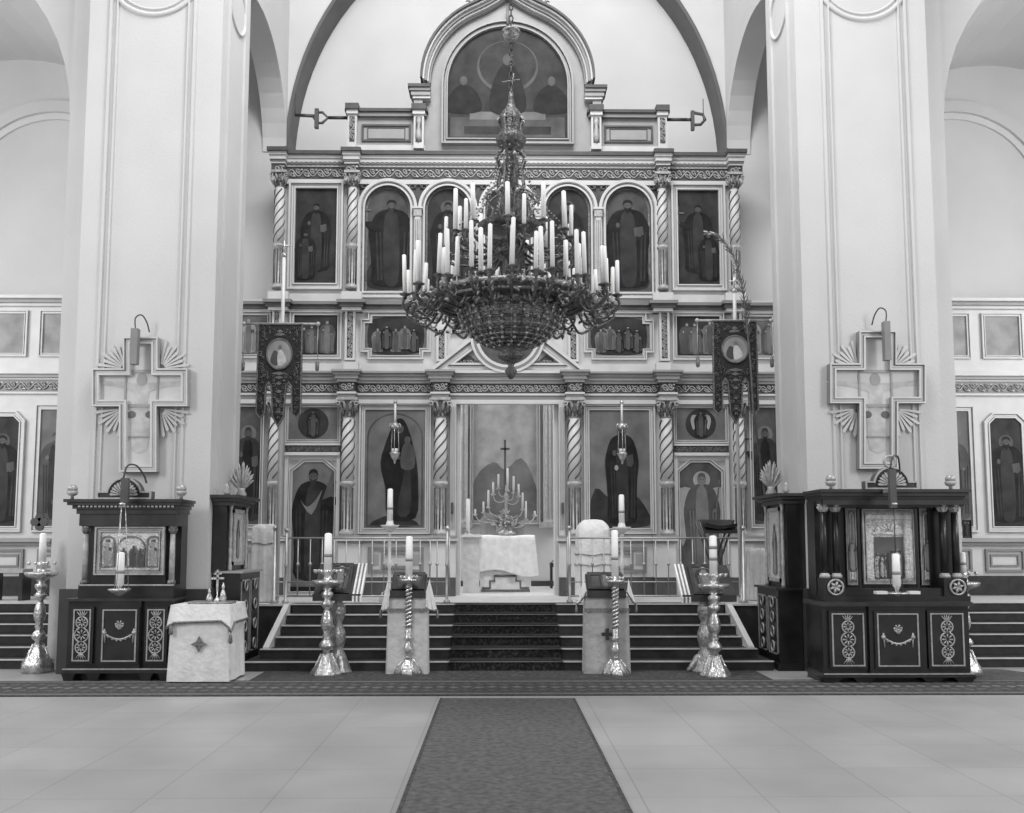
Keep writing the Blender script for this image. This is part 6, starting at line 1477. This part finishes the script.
for s, uc, vb, (ua, ub), vf, vt, lab in ((-1, 338, 670, (313, 361), 597, 564, 'left'), (1, 705, 671, (682, 736), 598, 565, 'right')):
    x, Yg = G(uc, vb); Yg = 12.82; x = WX(uc, 640, Yg); k = PX(Yg)
    t = thing('lectern', (x, Yg, 0), 'tilted book-rest lectern on a thick bulbous silver pillar foot, %s of the stairs' % lab, 'lectern')
    m = M('silver_dull'); m.lathe([(r * k, v * k) for r, v in LB], x, Yg, 20, wave=(4, .12)); m.build('baluster', t)
    for i in range(3):
        a = 2 * pi * i / 3 - pi / 2 + .5; m = M('silver_dull'); m.tube([(x, Yg, .25), (x + .1 * math.cos(a), Yg + .1 * math.sin(a), .2), (x + .2 * math.cos(a), Yg + .2 * math.sin(a), .05), (x + .24 * math.cos(a), Yg + .24 * math.sin(a), .02)], [.04, .05, .04, .03], 6); m.build('claw_foot', t)
    yf, yb_ = Yg - .15, Yg + .33; zf = WZ(vf, yf, uc); zb_4 = WZ(vt, yb_, uc); x0, x1 = WX(ua, 590, yf), WX(ub, 590, yf)
    m = M('kiot_wood_warm', 'cloth_grey'); sloped(m, x0, x1, yf, yb_, zf, zb_4, .05, 'kiot_wood_warm'); m.box(x0, x1, yf - .03, yf, zf - .05, zf + .04, 'kiot_wood_warm')
    m.box(x0 + .05, x1 - .05, yf + .05, yb_ - .05, 76 * k, zf + .0, 'cloth_grey'); m.build('book_rest', t)
    lying_icon('dark framed icon lying on the %s tilted lectern' % lab, x0 + .16, x1 - .16, yf + .02, yb_ - .02, zf, zb_4, 'canvas_mid')
    # striped cloth hanging over the side of the rest
    m = M('cloth_white', 'braid'); a, b = (x1 - .11, x1 + .012) if s < 0 else (x0 - .012, x0 + .11)
    for j in range(5): w = (b - a) / 5; sloped(m, a + w * j, a + w * (j + 1), yf - .035, yb_ + .01, zf + .012, zb_4 + .012, .075, 'cloth_white' if j % 2 == 0 else 'braid')
    m.build('striped_cloth', t)
def draped_lectern(ua, ub, wa, wb, lab, cloth, cross=False, yl=12.68, wing=(608, 617)):
    yf, yb_ = yl, yl + .3; x0, x1 = WX(ua, 630, yf), WX(ub, 630, yf); c = (x0 + x1) / 2
    zf, zb_4 = WZ(593, yf), WZ(574, yb_)
    t = thing('draped_lectern', (c, (yf + yb_) / 2, 0), lab, 'lectern')
    m = M('kiot_wood_warm'); sloped(m, x0 + .01, x1 - .01, yf - .03, yb_, zf + .0, zb_4, .06, 0); m.box(x0 + .01, x1 - .01, yf - .05, yf - .02, zf - .06, zf + .03, 0); m.build('book_rest', t)
    m = M(cloth)
    def body(u, v):
        a = u * 4; z = (zf - .055) * (1 - v) + .012; e = .012 + .01 * v; f = .012 * math.sin(u * 44) * (.3 + v) + .006 * math.sin(u * 97)
        if a < 1: return (x0 - e + (x1 - x0 + 2 * e) * a, yf - e + f, z)
        if a < 2: return (x1 + e - f, yf - e + (yb_ - yf + 2 * e) * (a - 1), z)
        if a < 3: return (x1 + e - (x1 - x0 + 2 * e) * (a - 2), yb_ + e - f, z)
        return (x0 - e + f, yb_ + e - (yb_ - yf + 2 * e) * (a - 3), z)
    m.grid(body, 96, 14, closed_u=True); cl = m.build('cloth_cover', t)
    m = M('braid'); zz = WZ(609, yf); m.box(x0 - .03, x1 + .03, yf - .052, yf - .035, zz - .03, zz + .01); m.build('fringe', cl)
    if cross:
        m = M('kiot_wood_warm'); zc = WZ(634, yf); r = .075; w = .022; y = yf - .065
        m.prism([(c - w, zc - r), (c + w, zc - r), (c + w, zc - w), (c + r, zc - w), (c + r, zc + w), (c + w, zc + w), (c + w, zc + r), (c - w, zc + r), (c - w, zc + w), (c - r, zc + w), (c - r, zc - w), (c - w, zc - w)], y, y + .012); m.build('embroidered_cross', cl)
    # overlay cloth falling in wings at both sides
    for q, wx, xx in ((-1, wa, x0), (1, wb, x1)):
        xo = WX(wx, 600, yf); m = M('cloth_white'); 
        def wingf(u, v, q=q, xx=xx, xo=xo):
            zt = zf + .02; L = zt - WZ(wing[1] - (wing[1] - wing[0]) * (1 - u) - 6 * u * u, yf)
            return (xx - q * .02 + (xo - xx) * u * (.25 + .75 * v) + q * .02, yf - .045 + .12 * u + .02 * math.sin(u * 15) * v, zt + (.16 * u) * (1 - v) - (L - .0) * v)
        m.grid(wingf, 14, 10); m.build('side_drape', t)
        m = M('braid'); p0 = wingf(1, 1); m.tube([wingf(i / 8, .97) for i in range(9)], .012, 4); m.lathe([(.012, p0[2] - .1), (.02, p0[2] - .08), (.012, p0[2] + .01)], p0[0], p0[1], 8); m.build('tassel', t)
    lying_icon('dark framed icon lying on the %s' % ('centre-left draped lectern' if c < 0 else 'centre-right draped lectern'), x0 + .03, x1 - .03, yf + .0, yb_ - .01, zf + .002, zb_4 + .002, 'canvas_mid')
draped_lectern(389, 426, 380, 437, 'small lectern draped in pale cloth to the floor, left of the stair carpet', 'cloth_cream')
draped_lectern(586.5, 627, 577, 637, 'small lectern draped in pale cloth with an embroidered dark cross, right of the stair carpet', 'cloth_grey', True, wing=(592, 612))
# white shawl-covered lectern behind the right balustrade
def mound(ua, ub, vt, vb, Y, lab, name='covered_lectern', bands=(), cloth='cloth_white', round_=True, dp=.45, open_=0):
    x0, x1 = WX(ua, (vt + vb) / 2, Y), WX(ub, (vt + vb) / 2, Y); z1 = WZ(vt, Y); c = (x0 + x1) / 2; hw = (x1 - x0) / 2; z0 = SZ + .01
    t = thing(name, (c, Y + dp / 2, SZ), lab, 'lectern'); m = M(cloth, 'braid'); rnd = random.Random(int(ua))
    ph = [rnd.uniform(0, 6) for _ in range(4)]
    def f(u, v):
        a = 2 * pi * u; ca, sa = math.cos(a), math.sin(a)
        sq = 1 / max(abs(ca), abs(sa)) ** .7
        if v < .3:
            q = v / .3; r = q ** .8; z = z1 - (.1 if round_ else .03) * q ** 2.5 * (z1 - z0) * 1.2
        else:
            q = (v - .3) / .7; r = 1 - .0 * q; z = z1 - (.1 if round_ else .03) * (z1 - z0) * 1.2 - q * (z1 - z0 - (.1 if round_ else .03) * (z1 - z0) * 1.2)
            r = 1 + (.06 * math.sin(9 * a + ph[0]) + .03 * math.sin(17 * a + ph[1])) * min(1, q * 2)
        return (c + hw * r * ca * sq * .85, Y + dp / 2 + dp / 2 * r * sa * sq * .85, max(z0, z + .012 * math.sin(5 * a + ph[2]) * (v > .1) * (z > z0 + .05)))
    m.grid(f, 72, 22, cloth, closed_u=True); cl = m.build('cloth_cover', t)
    for vb_ in bands:
        zz = WZ(vb_, Y); m = M('gilt_light'); vv = .3 + .7 * (z1 - zz) / (z1 - z0); pts = [f(i / 72, vv) for i in range(72)]
        m.tube([(c + (p[0] - c) * 1.03, Y + dp / 2 + (p[1] - Y - dp / 2) * 1.03, p[2] - .006 * (i % 2)) for i, p in enumerate(pts)], .011, 4, closed=True); m.build('fringe', cl)
    return t
mound(574, 615, 519, 597, 15.3, 'lectern wholly covered by a white fringed shawl behind the right balustrade', bands=(548, 560))
mound(247, 275, 524, 603, 15.0, 'lectern covered by pale cloth with a dark fringe beside the left pillar', bands=(541,), round_=False, dp=.4)
mound(749, 772, 548, 600, 15.3, 'low lectern covered by pale cloth beside the right pillar', round_=False, dp=.4, cloth='cloth_cream')
# folding stand on the solea, right
Yl = 15.35; X = lambda u: WX(u, 530, Yl); Z = lambda v: WZ(v, Yl, 720)
t = thing('folding_lectern', (X(718), Yl, SZ), 'dark folding lectern with crossed legs behind the right balustrade', 'lectern')
for (a, b, y) in ((699, 727, Yl), (735, 706, Yl + .06)):
    for dy in (0, .3): m = M('kiot_wood_warm'); m.tube([(X(a), y + dy, Z(520)), (X(b), y + dy, SZ)], .018, 6); m.build('leg', t)
m = M('kiot_wood_warm'); m.prism([(Yl - .05, Z(531)), (Yl + .4, Z(519)), (Yl + .4, Z(521)), (Yl - .05, Z(533.5))], X(704), X(738), axis='x'); m.build('book_rest', t)
m = M('kiot_wood', 'paper')
m.prism([(X(706), Z(527)), (X(719), Z(529.5)), (X(721), Z(529.5)), (X(737), Z(526)), (X(737), Z(523.5)), (X(722), Z(525.5)), (X(718), Z(525.5)), (X(706), Z(523))], Yl - .04, Yl + .2, 'kiot_wood'); m.build('open_book', None, 'dark open book lying on the folding lectern behind the right balustrade', 'book')
# ================================================================== SMALL TABLE, left
yf, yb_ = 11.93, 12.62; X = lambda u: WX(u, 640, yf); Z = lambda v: WZ(v, yf, 200)
x0, x1 = X(171), X(228); z1 = Z(605.5)
t = thing('small_table', ((x0 + x1) / 2, (yf + yb_) / 2, 0), 'small square table under a white cloth between the left icon case and the stairs', 'table')
m = M('kiot_wood_warm'); m.box(x0 + .03, x1 - .03, yf + .03, yb_ - .03, z1 - .04, z1 - .008); m.build('table_top', t)
for a in (x0 + .07, x1 - .07):
    for b in (yf + .07, yb_ - .07): m = M('kiot_wood_warm'); m.box(a - .025, a + .025, b - .025, b + .025, 0, z1 - .04); m.build('leg', t)
def skirt(m, x0, x1, y0, y1, za_, zb_, e0, e1, amp, q, seed=0, low=None):
    def f(u, v):
        a = u * 4; e = e0 + (e1 - e0) * v; fo = amp * (math.sin(u * 50 + seed) + .5 * math.sin(u * 91)) * v; z = za_ + (zb_ - za_) * v
        if low: z = za_ + (low(u) - za_) * v
        if a < 1: return (x0 - e + (x1 - x0 + 2 * e) * a, y0 - e + fo, z)
        if a < 2: return (x1 + e - fo, y0 - e + (y1 - y0 + 2 * e) * (a - 1), z)
        if a < 3: return (x1 + e - (x1 - x0 + 2 * e) * (a - 2), y1 + e - fo, z)
        return (x0 - e + fo, y1 + e - (y1 - y0 + 2 * e) * (a - 3), z)
    m.grid(f, 100, 10, q, closed_u=True); return f
m = M('cloth_white'); skirt(m, x0, x1, yf, yb_, z1 - .002, .025, .0, .03, .008, 'cloth_white'); m.box(x0, x1, yf, yb_, z1 - .006, z1, 'cloth_white'); m.build('under_cloth', t)
m = M('cloth_white')
lowf = lambda u: Z(624) + .04 * math.sin(u * 8 * pi) * 0 - .12 * max(0, 1 - abs(u - .25) / .04) - .06 * max(0, 1 - abs(u - .0) / .03) - (.03 * (u * 4) if u < .25 else 0)*-1
f = skirt(m, x0, x1, yf, yb_, z1 + .008, Z(624), .012, .05, .006, 'cloth_white', 2, lowf); m.box(x0 - .012, x1 + .012, yf - .012, yb_ + .012, z1 + .002, z1 + .008, 'cloth_white'); oc = m.build('top_cloth', t)
m = M('braid'); m.tube([(lambda p: (p[0] + (.006 if p[0] > x1 else -.006 if p[0] < x0 else 0), p[1] - .006, p[2]))(f(i / 100, .93)) for i in range(51)], .014, 4); m.build('fringe', oc)
for u in (.02, .25): p = f(u, 1); m = M('braid'); m.lathe([(.012, p[2] - .11), (.026, p[2] - .09), (.02, p[2] - .02), (.01, p[2] + .01)], p[0], p[1] - .01, 8); m.build('tassel', oc)
m = M('gilt', 'braid'); c, zc = X(200), Z(644); y = yf - .045
for k in range(4): a = pi / 2 * k; d = (math.cos(a), math.sin(a)); m.prism([(c + d[0] * .1, zc + d[1] * .1), (c - d[1] * .035 + d[0] * .03, zc + d[0] * .035 + d[1] * .03), (c, zc), (c + d[1] * .035 + d[0] * .03, zc - d[0] * .035 + d[1] * .03)], y, y + .012, 'gilt')
m.build('embroidered_star', oc)
zt = z1 + .008
# things on the table
m = M('silver_dull'); xc, yc = X(206), yf + .25
t = thing('tray', (xc, yc, zt), 'low dark metal tray with vessels on the white-covered table', 'tray'); m.box(xc - .27, xc + .24, yc - .13, yc + .16, zt, zt + .02); m.box(xc - .29, xc + .26, yc - .15, yc + .18, zt + .018, zt + .028); m.build('plate', t)
for (u, h, lab) in ((202, .19, 'small silver cruet at the left end of the tray on the white table'), (216, .26, 'small silver flask at the right end of the tray on the white table')):
    x = X(u); m = M('silver'); m.lathe([(.035, zt + .028), (.045, zt + .06), (.03, zt + h * .5), (.014, zt + h * .7), (.022, zt + h * .78), (.006, zt + h)], x, yc, 14); t = m.build('cruet', None, lab, 'vessel')
x = X(210); t = thing('altar_cross', (x, yc, zt + .028), 'small standing silver cross among the vessels on the white table', 'cross')
m = M('silver'); m.lathe([(.05, zt + .028), (.04, zt + .05), (.012, zt + .08), (.01, zt + .16)], x, yc, 12); m.build('base', t)
m = M('silver'); m.box(x - .012, x + .012, yc - .01, yc + .01, zt + .15, zt + .42); m.box(x - .08, x + .08, yc - .01, yc + .01, zt + .3, zt + .325); m.box(x - .045, x + .045, yc - .01, yc + .01, zt + .36, zt + .378); m.build('crosspiece', t)
# ================================================================== LEFT EDGE
Yc = 14.6; xc = WX(60, 522, Yc); zc = WZ(522, Yc, 45)
t = thing('processional_cross', (xc, Yc, .52), 'dark trefoil-ended cross behind the left pillar, one arm showing above the aisle candle', 'cross')
k = PX(Yc); m = M('dark_line', 'silver_dull')
for d in ((1, 0), (-1, 0), (0, 1), (0, -1)):
    L = 20 * k; m.box(xc + min(0, d[0] * L) - .03 * abs(d[1]), xc + max(0, d[0] * L) + .03 * abs(d[1]), Yc - .02, Yc + .02, zc + min(0, d[1] * L) - .035 * abs(d[0]), zc + max(0, d[1] * L) + .035 * abs(d[0]))
    for q in ((0, 0), (1, 0), (-1, 0), (0, 1), (0, -1)): m.prism(ellp(xc + d[0] * L + q[0] * .07, zc + d[1] * L + q[1] * .07, .062, .062, 16), Yc - .022 - .002 * abs(q[0]), Yc + .022, 'dark_line')
m.build('cross_head', t)
m = M('kiot_wood_warm'); m.tube([(xc, Yc, .52), (xc, Yc, zc)], .02, 8); m.build('pole', t)
Yt = 15.5; x0, x1 = WX(-12, 585, Yt), WX(22, 585, Yt); z1 = WZ(569, Yt)
t = thing('side_bench', ((x0 + x1) / 2, Yt, SZ), 'low cloth-covered bench on the raised floor at the left picture edge', 'bench')
m = M('cloth_grey'); m.box(x0, x1, Yt, Yt + .35, z1 - .06, z1); m.build('seat', t)
for a in (x0 + .04, x1 - .04): m = M('kiot_wood_warm'); m.box(a - .03, a + .03, Yt + .03, Yt + .32, SZ, z1 - .06); m.build('leg', t)
# ================================================================== LIGHT
wd = bpy.data.worlds.new('world'); sc.world = wd; wd.use_nodes = True
bg = wd.node_tree.nodes['Background']; bg.inputs[0].default_value = (1, 1, 1, 1); bg.inputs[1].default_value = .5
def area(x, y, z, sx, sy, e, tgt):
    l = bpy.data.lights.new('window_and_fill_light', 'AREA'); l.shape = 'RECTANGLE'; l.size = sx; l.size_y = sy; l.energy = e  # shared by window daylight and the added apse fill
    o = bpy.data.objects.new('window_and_fill_light', l); COL.objects.link(o); o.location = (x, y, z)
    o.rotation_euler = (Vector(tgt) - Vector((x, y, z))).to_track_quat('-Z', 'Y').to_euler()
area(0, 9.5, 14.8, 6, 4, 1000, (0, 17, 3.5))
for s in (-1, 1):
    area(s * 10.5, 3.5, 7, 2.4, 4.5, 420, (0, 15, 3))
    area(s * 12.0, 12, 6, 2.4, 4.5, 260, (s * 7, 17.8, 4))
    area(s * 3.6, 18.9, 5.5, 1.2, 2.5, 120, (0, 20.5, 3.2))  # added fill lamps hidden behind the screen, brightening apse wall and altar
sc.view_settings.view_transform = 'Standard'; sc.view_settings.look = 'None'; sc.view_settings.gamma = 1; sc.view_settings.use_curve_mapping = False
sc.view_settings.exposure = .18
